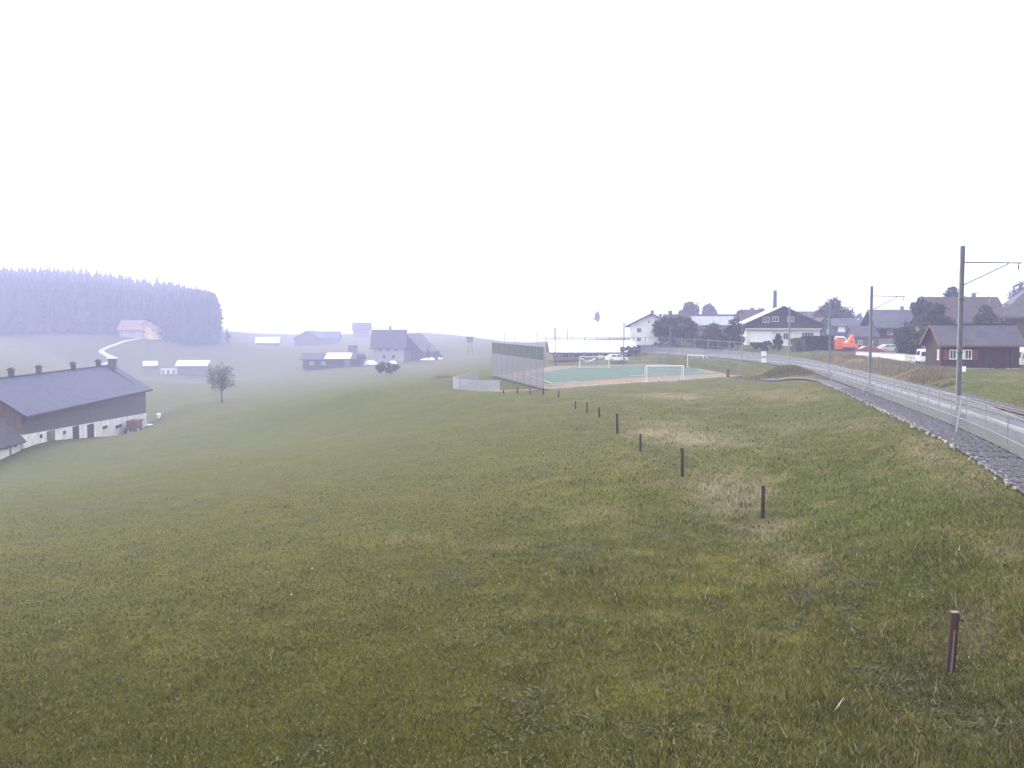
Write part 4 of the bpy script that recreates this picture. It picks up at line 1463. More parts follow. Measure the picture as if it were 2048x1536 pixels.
# mossy soot streak below the chimney: a patch of its own
m = MB()
for k in range(7):
    yy = WB / 2 - 1.9 - .55 * k
    wv = .85 - .07 * k
    xx = x - .12 * k
    z_ = lambda y: (y * slb) + .375
    m.add([(xx - wv, yy - .5, z_(yy - .5)), (xx + wv * random.uniform(.6, 1), yy - .5, z_(yy - .5)), (xx + wv * random.uniform(.7, 1), yy, z_(yy)), (xx - wv, yy, z_(yy))], [(0, 1, 2, 3)])
M['moss'] = mat('moss_on_tiles', (0.012, 0.016, 0.013), (0.03, 0.035, 0.03), scale=1.5, rough=0.95)
m.build('moss_streak', M['moss'], rb)
tag(barn, 'long cow barn with pale grey roof, dark timber wall and whitewashed base, left edge', 'barn')

# lean-to barn in front of its left gable
an = at(20, 906, 132)
lt = empty('lean_to_shed', Vector((an.x, an.y, gz(an.x, an.y))), ang)
MB().prism([(-.1, -.8), (7.6, -.8), (7.6, 8.2), (5.6, 8.2), (-.1, 1.9)], -9.0, 3.0).build('wall', M['whitewash'], lt)
MB().prism([(-.7, 1.3), (5.6, 8.25), (7.9, 8.25), (7.9, 8.5), (5.45, 8.5), (-.9, 1.5)], -9.6, 3.3).build('roof', M['roof_dark'], lt)
for (x_, w_) in ((-1.6, .9), (1.4, .8)):
    f_ = MB().box((x_, -.14, 1.3), (w_ + .2, .1, .85)).build('window', M['trim_white'], lt)
    MB().box((x_, -.17, 1.3), (w_, .1, .65)).build('pane', M['glass'], lt).parent = f_
MB().box((-.2, -.16, .7), (.25, .12, 1.9)).build('post', M['wood_grey'], lt)
tag(lt, 'dark brown lean to shed with white wall in front of the cow barn gable', 'shed')

# --- hazy farms
fh = house('farmhouse', 'tall grey gambrel roofed farmhouse in the mist, its gutter end towards the meadow', 'house', 779, 264, 8.2, 9, 4.2, 4.2, .06, 'plaster_pale', 'roof_dark', .8,
           wins=[('f', -2.2, 3.4, 1.0, 1.1, 'glass', 'plaster_pale'), ('f', 0, 3.4, 1.0, 1.1, 'glass', 'plaster_pale'), ('f', 2.2, 3.4, 1.0, 1.1, 'glass', 'plaster_pale'), ('f', -1.2, 1.4, 1.0, 1.1, 'glass', 'plaster_pale'), ('f', 1.4, 1.4, 1.0, 1.1, 'glass', 'plaster_pale')], chims=[(.3, 0, .6, 1.2, 'brick')])
house('barn', 'barn with a long grey roof slope joined right of the misty farmhouse', 'barn', 828, 272, 13, 9, 2.6, 4.4, math.radians(78), 'wood_dark', 'slate', .6,
      doors=[('l', 0, 2.4, 2.6, 'wood_grey')])
lf = house('low_barn', 'long low dark barn with a bright patch of pale roof in the mist', 'barn', 668, 246, 14.5, 8, 2.2, 1.3, .02, 'wood_dark', 'roof_dark', .6,
           wins=[('f', -5, 1.2, 1.0, .8), ('f', -2, 1.2, 1.0, .8)], doors=[('f', 4, 1.6, 2.0, 'wood_grey')])
m = MB()
sl_ = 1.3 / 4
for k in range(6):
    x0 = -1.7 + k * 1.1
    m.add([(x0, -4.3, 2.2 - .3 * sl_ + .36), (x0 + 1.06, -4.3, 2.2 - .3 * sl_ + .36), (x0 + 1.06, -.3, 2.2 + 3.7 * sl_ + .36), (x0, -.3, 2.2 + 3.7 * sl_ + .36),
           (x0, -4.3, 2.2 - .3 * sl_ + .3), (x0 + 1.06, -4.3, 2.2 - .3 * sl_ + .3), (x0 + 1.06, -.3, 2.2 + 3.7 * sl_ + .3), (x0, -.3, 2.2 + 3.7 * sl_ + .3)],
          [(0, 1, 2, 3), (7, 6, 5, 4), (0, 4, 5, 1), (1, 5, 6, 2), (2, 6, 7, 3), (3, 7, 4, 0)])
m.build('roof_sheeting', M['roof_white'], lf)
sil = empty('silo_tower', ground(706, 252))
sil.scale = (far(706, 252),) * 3
MB().tube([(0, 0, -.4), (0, 0, 4.6), (0, 0, 5.0)], [1.25, 1.25, 1.1], 14).build('silo_wall', M['wood_grey'], sil)
MB().tube([(0, 0, 5.0), (0, 0, 5.2)], [1.45, 1.4], 14).build('silo_rim', M['galv_dark'], sil)
tag(sil, 'short grey silo tower behind the low dark barn', 'silo')
house('far_barn', 'blue grey barn gable fading in the fog above the low dark barn', 'barn', 622, 405, 9, 11, 2.8, 3.0, math.radians(80), 'wood_grey', 'slate', .6, group='barns fading in the fog')
house('far_barn', 'long blue grey barn roof joined right of the fog bound gable', 'barn', 654, 412, 10.5, 9, 2.4, 2.6, .05, 'wood_grey', 'slate', .6, group='barns fading in the fog')
house('far_barn', 'faintest barn in the fog above and right of the silo', 'barn', 724, 470, 8, 9, 3.6, 3.0, .1, 'brick', 'roof_brown', .6, group='barns fading in the fog')
house('far_shed', 'small pale roofed shed in the fog left of the barns', 'shed', 536, 405, 9, 6, 1.6, 1.9, .18, 'wood_grey', 'roof_white', .6, group='barns fading in the fog')
hf = house('hill_farm', 'pink roofed farmhouse with a yellow wall below the dark forest', 'house', 268, 338, 7.5, 8, 2.6, 3.0, .1, 'plaster_pale', 'brick', .6,
           wins=[('f', -1.6, 1.4, .9, .9), ('f', 1.6, 1.4, .9, .9)])
house('hill_farm', 'small yellow gable building right of the pink roofed farmhouse', 'house', 298, 340, 7, 6, 3.2, 2.4, math.radians(86), 'plaster_yellow', 'brick', .5,
      wins=[('l', 0, 2.4, .9, .9)])
house('white_farm', 'whitewashed farm shed with pale roof in the misty hollow above the cow barn', 'shed', 388, 287, 8.4, 6, 2.4, 1.2, .12, 'wood_grey', 'roof_white', .5)
wf = ground(345, 284)
ww = empty('yard_wall', wf, .16)
ww.scale = (1.58,) * 3
MB().box((0, 0, .7), (6.6, .3, 2.0)).build('wall', M['whitewash'], ww)
m = MB()
for x_ in (-2.6, -1.2, .4, 1.8):
    m.box((x_, -.17, .6), (.6, .08, 1.1))
m.build('opening', M['wood_grey'], ww)
tag(ww, 'low whitewashed yard wall left of the pale roofed farm shed', 'wall')
house('field_hut', 'tiny pale roofed hut at the left of the whitewashed farm', 'hut', 301, 292, 3.6, 3.4, 1.2, 1.0, .3, 'wood_grey', 'roof_white', .3)
# silage clamps / plastic sheets near the misty farm
for px, D, L_, W_, H_, lab in ((741, 250, 4.0, 2.2, 1.2, 'bright white wrapped silage heap at the left foot of the misty farmhouse'),
                               (785, 251, 2.6, 1.8, 1.0, 'small bright white wrapped heap in front of the misty farmhouse'),
                               (866, 262, 7.4, 1.6, .7, 'long flat white sheeted heap right of the misty farmhouse')):
    g = ground(px, D, .1)
    n1_, n2_ = 12, 8
    vs, fs = [], []
    for j in range(n2_ + 1):
        for i in range(n1_ + 1):
            a_, b_ = i / n1_ * 2 - 1, j / n2_ * 2 - 1
            hh = max(0, 1 - abs(a_) ** 3) * max(0, 1 - abs(b_) ** 2.5)
            vs.append((a_ * L_ / 2, b_ * W_ / 2, H_ * hh * random.uniform(.85, 1.05)))
    for j in range(n2_):
        for i in range(n1_):
            k = j * (n1_ + 1) + i
            fs.append((k, k + 1, k + n1_ + 2, k + n1_ + 1))
    o = MB().add(vs, fs).build('silage_heap', M['plastic_white'], smooth=True)
    o.location = g
    o.scale = (far(px, D),) * 3
    tag(o, lab, 'silage heap', 'white sheeted heaps by the misty farm')

# brown old heap on the rise left of the pitch
g = ground(887, 150, .2)
vs, fs = [], []
for j in range(9):
    for i in range(17):
        a_, b_ = i / 8 - 1, j / 4 - 1
        hh = max(0, 1 - abs(a_) ** 2.2) * max(0, 1 - abs(b_) ** 2)
        vs.append((a_ * 2.3, b_ * 1.3, .95 * hh * random.uniform(.7, 1.1)))
for j in range(8):
    for i in range(16):
        k = j * 17 + i
        fs.append((k, k + 1, k + 18, k + 17))
o = MB().add(vs, fs).build('manure_heap', M['hay'], smooth=True)
o.location = g
tag(o, 'low brown heap on the grassy rise left of the pitch', 'heap')

# deer stand hut on stilts
g = ground(940, 262)
ds = empty('stilt_hut', g)
ds.scale = (1.58,) * 3
m = MB()
for s in (-1, 1):
    for t in (-1, 1):
        m.bar((s * .7, t * .7, -.3), (s * .45, t * .45, 3.4), .14)
m.build('stilts', M['wood_grey'], ds)
MB().box((0, 0, 4.0), (1.7, 1.6, 1.3)).build('cabin', M['wood_brown'], ds)
MB().prism([(-1.1, 4.6), (1.1, 4.75), (1.1, 4.9), (-1.1, 4.75)], -1.15, 1.15).build('roof', M['roof_dark'], ds)
tag(ds, 'little brown hut on stilts standing in the fog right of the farmhouse', 'hunting stand')

def hit(px, py):
    """First ground point met along a photo pixel's ray."""
    D = np.geomspace(20, 900, 900)
    r = at(px, py, 1.0)
    zz = height(D * r.x, D)
    k = int(np.argmax(D * r.z < zz))
    return Vector((D[k] * r.x, D[k], zz[k]))


# gravel farm track zigzag on the left hillside
fr = catmull([tuple(hit(*q_)) for q_ in ((284, 677), (262, 681), (232, 690), (206, 701), (205, 706), (226, 718), (224, 722), (206, 731))], 1.5)
fd = np.gradient(fr[:, :2], axis=0)
fd /= np.linalg.norm(fd, axis=1)[:, None]
L_, R_ = [], []
for p, d in zip(fr, fd):
    a = (p[0] - d[1] * 1.3, p[1] + d[0] * 1.3)
    b = (p[0] + d[1] * 1.3, p[1] - d[0] * 1.3)
    L_.append(Vector((*a, gz(*a) + .25)))
    R_.append(Vector((*b, gz(*b) + .25)))
struct(MB().sheet(L_, R_).build('farm_track', M['concrete']))

# ------------------------------------------------------------------ vegetation
def leaf_cloud(blobs, nleaf, size, seed, shell=.55):
    """Leaf cards spread through ellipsoid clumps (c, r); returns numpy arrays."""
    r_ = np.random.default_rng(seed)
    vols = np.array([b[1][0] * b[1][1] * b[1][2] for b in blobs]) ** .7
    idx = r_.choice(len(blobs), nleaf, p=vols / vols.sum())
    c = np.array([b[0] for b in blobs])[idx]
    R = np.array([b[1] for b in blobs])[idx]
    d = r_.normal(size=(nleaf, 3))
    d /= np.linalg.norm(d, axis=1)[:, None]
    rad = (shell + (1 - shell) * r_.random(nleaf) ** .6) * (1 + .12 * r_.normal(size=nleaf))
    p = c + d * R * rad[:, None]
    nrm = d + r_.normal(size=(nleaf, 3)) * .55
    nrm /= np.linalg.norm(nrm, axis=1)[:, None]
    t = np.cross(nrm, r_.normal(size=(nleaf, 3)))
    t /= np.linalg.norm(t, axis=1)[:, None]
    b = np.cross(nrm, t)
    s = (size * (.6 + .8 * r_.random(nleaf)))[:, None]
    v = np.stack([p - t * s - b * s * .5, p + t * s * .3 - b * s * .7, p + t * s + b * s * .3, p - t * s * .2 + b * s * .8], 1).reshape(-1, 3)
    f = np.arange(nleaf * 4).reshape(-1, 4)
    return v, f


def tree(name, label, cat, g, H, Wd, material, seed, nclump=26, nleaf=2600, leaf=.28, trunk_h=.28, shape='round', group=None, shell=.5, flat=1.0, stem=1.0):
    r_ = random.Random(seed)
    root = empty(name, g)
    cz = H * (trunk_h + (1 - trunk_h) / 2)
    rx, rzz = Wd / 2, H * (1 - trunk_h) / 2
    blobs = []
    tips = []
    for i in range(nclump):
        for _ in range(30):
            a = r_.uniform(-1, 1), r_.uniform(-1, 1), r_.uniform(-1, 1)
            if sum(q * q for q in a) < 1:
                break
        k = .82
        taper = 1.0
        if shape == 'cone':
            taper = max(.16, 1 - (a[2] + 1) / 2 * .9)
        elif shape == 'dome':
            taper = 1.0 if a[2] < 0 else math.sqrt(max(.05, 1 - (a[2] * .95) ** 2))
        c = (a[0] * rx * k * taper, a[1] * rx * k * flat * taper, cz + a[2] * rzz * .84)
        s = r_.uniform(.20, .36) * min(rx, rzz) * (1.1 if shape != 'cone' else .9 * max(taper, .35))
        blobs.append((c, (s * 1.15, s * 1.15 * max(flat, .5), s)))
        tips.append(c)
    v, f = leaf_cloud(blobs, nleaf, leaf, seed, shell)
    o = np_mesh('crown', v, f, 4, material)
    o.parent = root
    m = MB()
    tr_ = max(.06, H * .018) * stem
    m.tube([(0, 0, -.4), (r_.uniform(-.1, .1), 0, H * trunk_h), (r_.uniform(-.2, .2), r_.uniform(-.2, .2), H * .62), (0, 0, H * .85)], [tr_ * 1.35, tr_, tr_ * .6, tr_ * .2], 7)
    for c in tips[::3]:
        z0_ = H * r_.uniform(trunk_h * .8, .6)
        m.tube([(0, 0, z0_), (c[0] * .55, c[1] * .55, (z0_ + c[2]) / 2 + .2), c], [tr_ * .45, tr_ * .28, tr_ * .08], 5)
    m.build('trunk', M['bark'], root)
    tag(root, label, cat, group)
    return root


def px_tree(px, py_top, D, Wpx, **kw):
    g = ground(px, D)
    H = (at(px, py_top, g.y).z - g.z) * 1.05
    return tree(g=g, H=H, Wd=Wpx * 1.15 / F * g.y, **kw)


px_tree(1345, 634, 212, 112, name='broadleaf_tree', label='big dark green tree half hiding the white gable house', cat='tree', material=M['leaf_dark'], seed=1, nclump=46, nleaf=6500, leaf=.22, trunk_h=.06)
px_tree(1425, 652, 192, 80, name='broadleaf_tree', label='dark tree in front of the solar roof, right of the biggest dark tree', cat='tree', material=M['leaf_olive'], seed=2, nclump=30, nleaf=4200, leaf=.22, trunk_h=.06)
px_tree(1464, 640, 196, 42, name='shrub', label='dark shrubby tree touching the left edge of the chalet', cat='tree', material=M['leaf_dark'], seed=3, nclump=20, nleaf=2400, leaf=.2, trunk_h=.05)
px_tree(1475.5, 616, 197, 9, name='columnar_tree', label='thin dark columnar conifer at the left corner of the chalet', cat='tree', material=M['leaf_dark'], seed=4, nclump=22, nleaf=1200, leaf=.16, trunk_h=.03, shape='cone')
px_tree(1377, 599, 335, 38, name='dome_tree', label='pale round topped tree in the fog behind the roofs, larger of two', cat='tree', material=M['leaf_mid'], seed=5, nclump=60, nleaf=7000, leaf=.34, trunk_h=.1, shape='dome', group='round topped trees in the fog', shell=.2)
px_tree(1417, 603, 360, 30, name='dome_tree', label='paler round topped tree in the fog behind the roofs, smaller of two', cat='tree', material=M['leaf_mid'], seed=6, nclump=50, nleaf=6000, leaf=.34, trunk_h=.1, shape='dome', group='round topped trees in the fog', shell=.2)
px_tree(1666, 602, 240, 70, name='broadleaf_tree', label='full round grey green tree above the orange digger', cat='tree', material=M['leaf_mid'], seed=7, nclump=52, nleaf=8000, leaf=.25, trunk_h=.12, shape='dome')
px_tree(1719, 624, 400, 14, name='far_tree', label='tiny pale tree in the fog between the round tree and the farmhouse', cat='tree', material=M['leaf_mid'], seed=8, nclump=18, nleaf=1200, leaf=.4, trunk_h=.1, shape='dome')
px_tree(1842, 590, 182, 42, name='pine_tree', label='ragged pine tree rising behind the right end of the farmhouse', cat='tree', material=M['leaf_dark'], seed=9, nclump=26, nleaf=1900, leaf=.24, trunk_h=.3)
px_tree(1907, 577, 196, 44, name='pine_tree', label='ragged pine tree behind the nearest railway mast', cat='tree', material=M['leaf_dark'], seed=10, nclump=26, nleaf=1900, leaf=.24, trunk_h=.58)
px_tree(1876, 611, 150, 62, name='broadleaf_tree', label='olive green bushy tree rising over the left gable of the brown cabin', cat='tree', material=M['leaf_olive'], seed=12, nclump=34, nleaf=4200, leaf=.19, trunk_h=.1)
px_tree(1823, 648, 146, 66, name='shrub', label='wide olive green shrub left of the brown cabin', cat='shrub', material=M['leaf_olive'], seed=13, nclump=32, nleaf=3600, leaf=.18, trunk_h=.05)
px_tree(1977, 612, 155, 46, name='broadleaf_tree', label='small olive tree showing above the middle of the cabin roof', cat='tree', material=M['leaf_olive'], seed=14, nclump=28, nleaf=3200, leaf=.19, trunk_h=.1)
px_tree(2042, 566, 275, 66, name='broadleaf_tree', label='big grey green tree behind the pale gable house at the right edge', cat='tree', material=M['leaf_mid'], seed=15, nclump=40, nleaf=5200, leaf=.3, trunk_h=.1, shape='dome')
px_tree(444, 729, 190, 56, name='lone_tree', label='lone misty tree with open crown standing in the meadow right of the cow barn', cat='tree', material=M['leaf_misted'], seed=16, nclump=60, nleaf=1900, leaf=.14, trunk_h=.26, shell=.3)
px_tree(455, 656, 372, 22, name='spruce_tree', label='single small spruce at the right foot of the forest', cat='tree', material=M['needle'], seed=17, nclump=26, nleaf=1600, leaf=.3, trunk_h=.04, shape='cone')
px_tree(857, 689, 258, 13, name='spruce_tree', label='small dark pointed tree right of the misty farm buildings', cat='tree', material=M['needle'], seed=18, nclump=22, nleaf=1200, leaf=.2, trunk_h=.04, shape='cone')
px_tree(876, 703, 256, 20, name='shrub', label='low dark shrub right of the small pointed tree', cat='shrub', material=M['leaf_dark'], seed=19, nclump=16, nleaf=900, leaf=.2, trunk_h=.03)
px_tree(772, 722, 215, 52, name='shrub', label='hazy bush on the slope below the misty farmhouse', cat='shrub', material=M['leaf_olive'], seed=20, nclump=24, nleaf=1500, leaf=.2, trunk_h=.05)
px_tree(721, 704, 244, 16, name='shrub', label='dark bush at the right end of the low dark barn', cat='shrub', material=M['leaf_dark'], seed=21, nclump=16, nleaf=900, leaf=.2, trunk_h=.04)
px_tree(1193.5, 624, 480, 11, name='far_tree', label='faint tiny round tree in the fog left of the white gable house', cat='tree', material=M['leaf_misted'], seed=22, nclump=18, nleaf=800, leaf=.4, trunk_h=.62, stem=.12)
px_tree(1318, 684, 208, 60, name='shrub', label='low olive shrub at the foot of the biggest dark tree', cat='shrub', material=M['leaf_olive'], seed=23, nclump=20, nleaf=1800, leaf=.18, trunk_h=.03)
px_tree(1530, 683, 188, 70, name='shrub', label='low dark shrubs in front of the chalet ground floor', cat='shrub', material=M['leaf_hedge'], seed=24, nclump=30, nleaf=2600, leaf=.17, trunk_h=.03)
px_tree(1556, 664, 180, 16, name='shrub', label='dark upright shrub beside the fourth railway mast', cat='shrub', material=M['leaf_dark'], seed=26, nclump=18, nleaf=1200, leaf=.15, trunk_h=.03)
px_tree(1262, 690, 200, 46, name='shrub', label='low brownish shrub in front of the white gable house', cat='shrub', material=M['leaf_hedge'], seed=25, nclump=20, nleaf=1500, leaf=.18, trunk_h=.03)
px_tree(2010, 640, 160, 40, name='shrub', label='dark low shrub behind the right end of the cabin roof', cat='shrub', material=M['leaf_dark'], seed=27, nclump=20, nleaf=1700, leaf=.18, trunk_h=.03)


def hedge(name, label, a, b, H, T, material, seed, n=4200):
    r_ = np.random.default_rng(seed)
    A, B = Vector(a), Vector(b)
    L = (B - A).length
    root = empty(name, A, math.atan2((B - A).y, (B - A).x))
    m = MB().box((L / 2, 0, H * .45), (L * .97, T * .75, H * .86))
    m.build('twigs', M['bark'], root)
    p = r_.random((n, 3))
    side = r_.integers(0, 4, n)
    x = p[:, 0] * L
    y = np.where(side == 0, -T / 2, np.where(side == 1, T / 2, (p[:, 1] - .5) * T)) + r_.normal(0, .07, n)
    z = np.where(side >= 2, H, p[:, 2] * H) + r_.normal(0, .06, n)
    P_ = np.stack([x, y, z], 1)
    t = r_.normal(size=(n, 3))
    t /= np.linalg.norm(t, axis=1)[:, None]
    b_ = np.cross(t, r_.normal(size=(n, 3)))
    b_ /= np.linalg.norm(b_, axis=1)[:, None]
    s = (.13 + .13 * r_.random(n))[:, None]
    v = np.stack([P_ - t * s, P_ - b_ * s * .6, P_ + t * s, P_ + b_ * s * .6], 1).reshape(-1, 3)
    o = np_mesh('leaves', v, np.arange(n * 4).reshape(-1, 4), 4, material)
    o.parent = root
    z0_ = (B - A)
    o.rotation_euler = (0, -math.asin(z0_.z / L), 0)
    tag(root, label, 'hedge')


hedge('hedge', 'long clipped dark green hedge behind the fourth mast', ground(1606, 172), ground(1664, 174), 2.5, 1.4, M['leaf_hedge'], 31)
hedge('hedge', 'short yellow green clipped hedge left of the long dark one', ground(1588, 170), ground(1603, 170.5), 2.3, 1.5, M['leaf_lime'], 32, 1500)

# the far forest: one mass of spruces
def forest():
    r_ = random.Random(5)
    vs, fs = [], []
    prof = [(-260, 532), (-120, 535), (0, 539), (80, 541), (180, 550), (250, 560), (330, 571), (385, 582), (418, 592), (436, 602)]
    off = 0
    for row, (D0, n_) in enumerate(((350, 120), (362, 110), (378, 105), (396, 95), (416, 90), (440, 85), (468, 80), (500, 80))):
        for i in range(n_):
            px = -260 + (434 + 260) * (i + r_.uniform(-.5, .5)) / (n_ - 1)
            px = min(px, 434 + r_.uniform(-10, 6))
            D = D0 + r_.uniform(-7, 7)
            g = ground(px, D, .5)
            edge = np.interp(px, [p[0] for p in prof], [p[1] for p in prof]) - 12
            drop = (7 - row) / 7.0 * 34 * min(1, max(.15, (434 - px) / 120))
            tp = edge + drop + abs(r_.gauss(0, 4))
            H = min(max(9, at(px, tp, g.y).z - g.z), 44)
            W = H * r_.uniform(.15, .23)
            nl, nsd = 10, 9
            lst = []
            for k in range(nl):
                t = k / (nl - 1)
                for zz_, rad in ((H * (.06 + .94 * t), W * (1 - t) ** .5 * r_.uniform(.8, 1.15)), (H * (.06 + .94 * t) + H * .045, W * (1 - t) ** .7 * .6)):
                    for a_ in range(nsd):
                        an = a_ * 2 * math.pi / nsd + k * .35
                        rr_ = rad * (1.15 if a_ % 2 else .72) * r_.uniform(.7, 1.25) + W * .07
                        lst.append((g.x + math.cos(an) * rr_, g.y + math.sin(an) * rr_, g.z + zz_ - (H * .02 if a_ % 2 else 0)))
            vs += lst
            for k in range(nl * 2 - 1):
                for a_ in range(nsd):
                    fs.append((off + k * nsd + a_, off + k * nsd + (a_ + 1) % nsd, off + (k + 1) * nsd + (a_ + 1) % nsd, off + (k + 1) * nsd + a_))
            off += len(lst)
    o = np_mesh('forest', np.array(vs), np.array(fs), 4, M['needle'])
    struct(o, 'stuff')


forest()

# tufts on the mound and the railway embankment
def tufts(name, region, n_, hmin, hmax, cols, seed):
    r_ = np.random.default_rng(seed)
    x, y = region(r_, n_)
    z = height(x, y)
    h = hmin + (hmax - hmin) * r_.random(len(x)) ** 1.5
    w = .02 + .035 * r_.random(len(x))
    an = r_.random(len(x)) * 6.28
    la = r_.random(len(x)) * 6.28
    b = np.stack([x, y, z - .02], 1)
    d = np.stack([np.cos(an) * w, np.sin(an) * w, 0 * w], 1)
    v = np.stack([b - d, b + d, b + np.stack([np.cos(la) * h * .5, np.sin(la) * h * .5, h], 1)], 1).reshape(-1, 3)
    cc = np.array(cols)[r_.integers(0, len(cols), len(x))] * (.7 + .6 * r_.random((len(x), 1)))
    return struct(np_mesh(name, v, np.arange(len(v)).reshape(-1, 3), 3, M['blade'], np.repeat(cc, 3, 0)), 'stuff')


def reg_bank(r_, n_):
    t = r_.random(n_)
    y = 76 + 86 * t ** 1.2
    x = np.interp(y, RL[:, 1], RL[:, 0]) + 6.5 + r_.random(n_) * np.interp(y, [76, 100, 160], [2.0, 8, 12])
    u_ = (x - np.interp(y, RL[:, 1], RL[:, 0]) - 6.5) / np.interp(y, [76, 100, 160], [2.0, 8, 12])
    k = fbm(x, y, .4, 3, 60) > .42 + .3 * u_ ** 2 * r_.random(n_)
    return x[k], y[k]


tufts('embankment_grass', reg_bank, 26000, .08, .42, [(.20, .155, .09), (.13, .125, .05), (.22, .17, .11), (.10, .105, .04), (.16, .12, .075)], 41)
tufts('mound_grass', lambda r_, n_: (MOUND[0] + r_.normal(0, 1.9, n_), MOUND[1] + r_.normal(0, 2.2, n_)), 9000, .1, .42, [(.14, .14, .04), (.17, .15, .06), (.11, .12, .035), (.12, .08, .05)], 42)

# ------------------------------------------------------------------ vehicles and yard
def vehicle(name, label, cat, g, rz, prof, W, glass_prof, paint, wheels, wr, group=None, ends=()):
    """Side-profile car body (x along, z up), narrowed greenhouse, panes and wheels."""
    root = empty(name, g, rz)
    m = MB()
    n_ = len(prof)
    vs = []
    for s in (-1, -.93, .93, 1):
        for x, z in prof:
            k = 1 if abs(s) < 1 else .96
            inset = 1 - .12 * smooth(np.array((z - .85) / .7))
            vs.append((x * (1 if abs(s) < 1 else .985), s * W / 2 * float(inset), z * k + (1 - k) * .6))
    fs = [tuple(range(n_)), tuple(range(4 * n_ - 1, 3 * n_ - 1, -1))]
    for r in range(3):
        for i in range(n_):
            j = (i + 1) % n_
            fs.append((r * n_ + i, (r + 1) * n_ + i, (r + 1) * n_ + j, r * n_ + j))
    m.add(vs, fs)
    m.build('body', M[paint], root)
    for gp in glass_prof:
        gm = MB()
        for s in (-1, 1):
            vs = []
            for x, z in gp:
                inset = float(1 - .12 * smooth(np.array((z - .85) / .7)))
                vs += [(x, s * (W / 2 * inset + .012), z), (x, s * (W / 2 * inset - .05), z)]
            k = len(gp)
            f_ = [tuple(range(0, 2 * k, 2)), tuple(range(2 * k - 1, 0, -2))]
            for i in range(k):
                j = (i + 1) % k
                f_.append((2 * i, 2 * i + 1, 2 * j + 1, 2 * j))
            gm.add(vs, f_)
        gm.build('side_window', M['glass'], root)
    for (x0, z0_, x1, z1, w_) in ends:
        dx, dz = x1 - x0, z1 - z0_
        l_ = math.hypot(dx, dz)
        nx_, nz_ = (dz / l_) * .02, (-dx / l_) * .02
        if x0 < 0:
            nx_, nz_ = -nx_, -nz_
        nx_, nz_ = (abs(nx_) if x0 > 0 else -abs(nx_)), abs(nz_)
        MB().add([(x0 + nx_, -w_ / 2, z0_ + nz_), (x0 + nx_, w_ / 2, z0_ + nz_), (x1 + nx_, w_ / 2 * .9, z1 + nz_), (x1 + nx_, -w_ / 2 * .9, z1 + nz_),
                  (x0 - nx_, -w_ / 2, z0_ - nz_), (x0 - nx_, w_ / 2, z0_ - nz_), (x1 - nx_, w_ / 2 * .9, z1 - nz_), (x1 - nx_, -w_ / 2 * .9, z1 - nz_)],
                 [(0, 1, 2, 3), (7, 6, 5, 4), (0, 4, 5, 1), (1, 5, 6, 2), (2, 6, 7, 3), (3, 7, 4, 0)]).build('windscreen', M['glass'], root)
    for x in wheels:
        for s in (-1, 1):
            w_ = MB()
            yy = s * (W / 2 - .1)
            w_.tube([(x, yy - .11, wr), (x, yy + .11, wr)], wr, 14)
            wo = w_.build('wheel', M['tyre'], root)
            MB().tube([(x, yy + s * .10, wr), (x, yy + s * .125, wr)], wr * .6, 10).build('rim', M['paint_silver'], wo)
    tag(root, label, cat, group)
    return root


CAR = [(-2.1, .3), (2.1, .3), (2.15, .62), (2.05, .8), (1.1, .95), (.45, 1.42), (-1.2, 1.45), (-1.85, 1.05), (-2.15, .95), (-2.15, .5)]
CARG = [[(-.3, .98), (.88, .98), (.4, 1.34), (-.3, 1.37)], [(-1.55, 1.02), (-.42, .98), (-.42, 1.37), (-1.15, 1.37)]]
CARE = [(1.08, .98, .5, 1.38, 1.3), (-1.82, 1.08, -1.25, 1.4, 1.3)]
vehicle('parked_car', 'dark red car parked beyond the low white wall, right of the orange digger', 'car', ground(1741, 166), .06, CAR, 1.75, CARG, 'paint_red', (-1.35, 1.35), .31, ends=CARE)
vehicle('parked_car', 'white car parked between the pale roofed building and the white gable house', 'car', ground(1233, 188) + Vector((0, 0, .1)), .25, CAR, 1.75, CARG, 'paint_white', (-1.35, 1.35), .31, ends=CARE)
VAN = [(-2.3, .35), (2.3, .35), (2.35, .9), (1.95, 1.12), (1.35, 1.9), (1.1, 2.0), (-2.2, 2.02), (-2.35, 1.8), (-2.35, .5)]
VANG = [[(.35, 1.15), (1.62, 1.15), (1.2, 1.75), (.35, 1.78)], [(-2.0, 1.15), (.2, 1.15), (.2, 1.78), (-2.0, 1.8)]]
VANE = [(1.93, 1.16, 1.38, 1.84, 1.5), (-2.36, 1.1, -2.34, 1.7, 1.4)]
vehicle('parked_van', 'white van parked against the left side of the brown cabin', 'van', ground(1848, 134), math.radians(74), VAN, 1.85, VANG, 'paint_white', (-1.45, 1.4), .33, ends=VANE)
vehicle('parked_van', 'white van partly hidden by the right end of the brown cabin', 'van', ground(2044, 113), math.radians(80), VAN, 1.85, VANG, 'paint_white', (-1.45, 1.4), .33, ends=VANE)
vehicle('parked_van', 'white box van standing above the orange digger', 'van', ground(1673, 196) + Vector((0, 0, .7)), .1, VAN, 1.9, VANG, 'paint_white', (-1.45, 1.4), .33, ends=VANE)

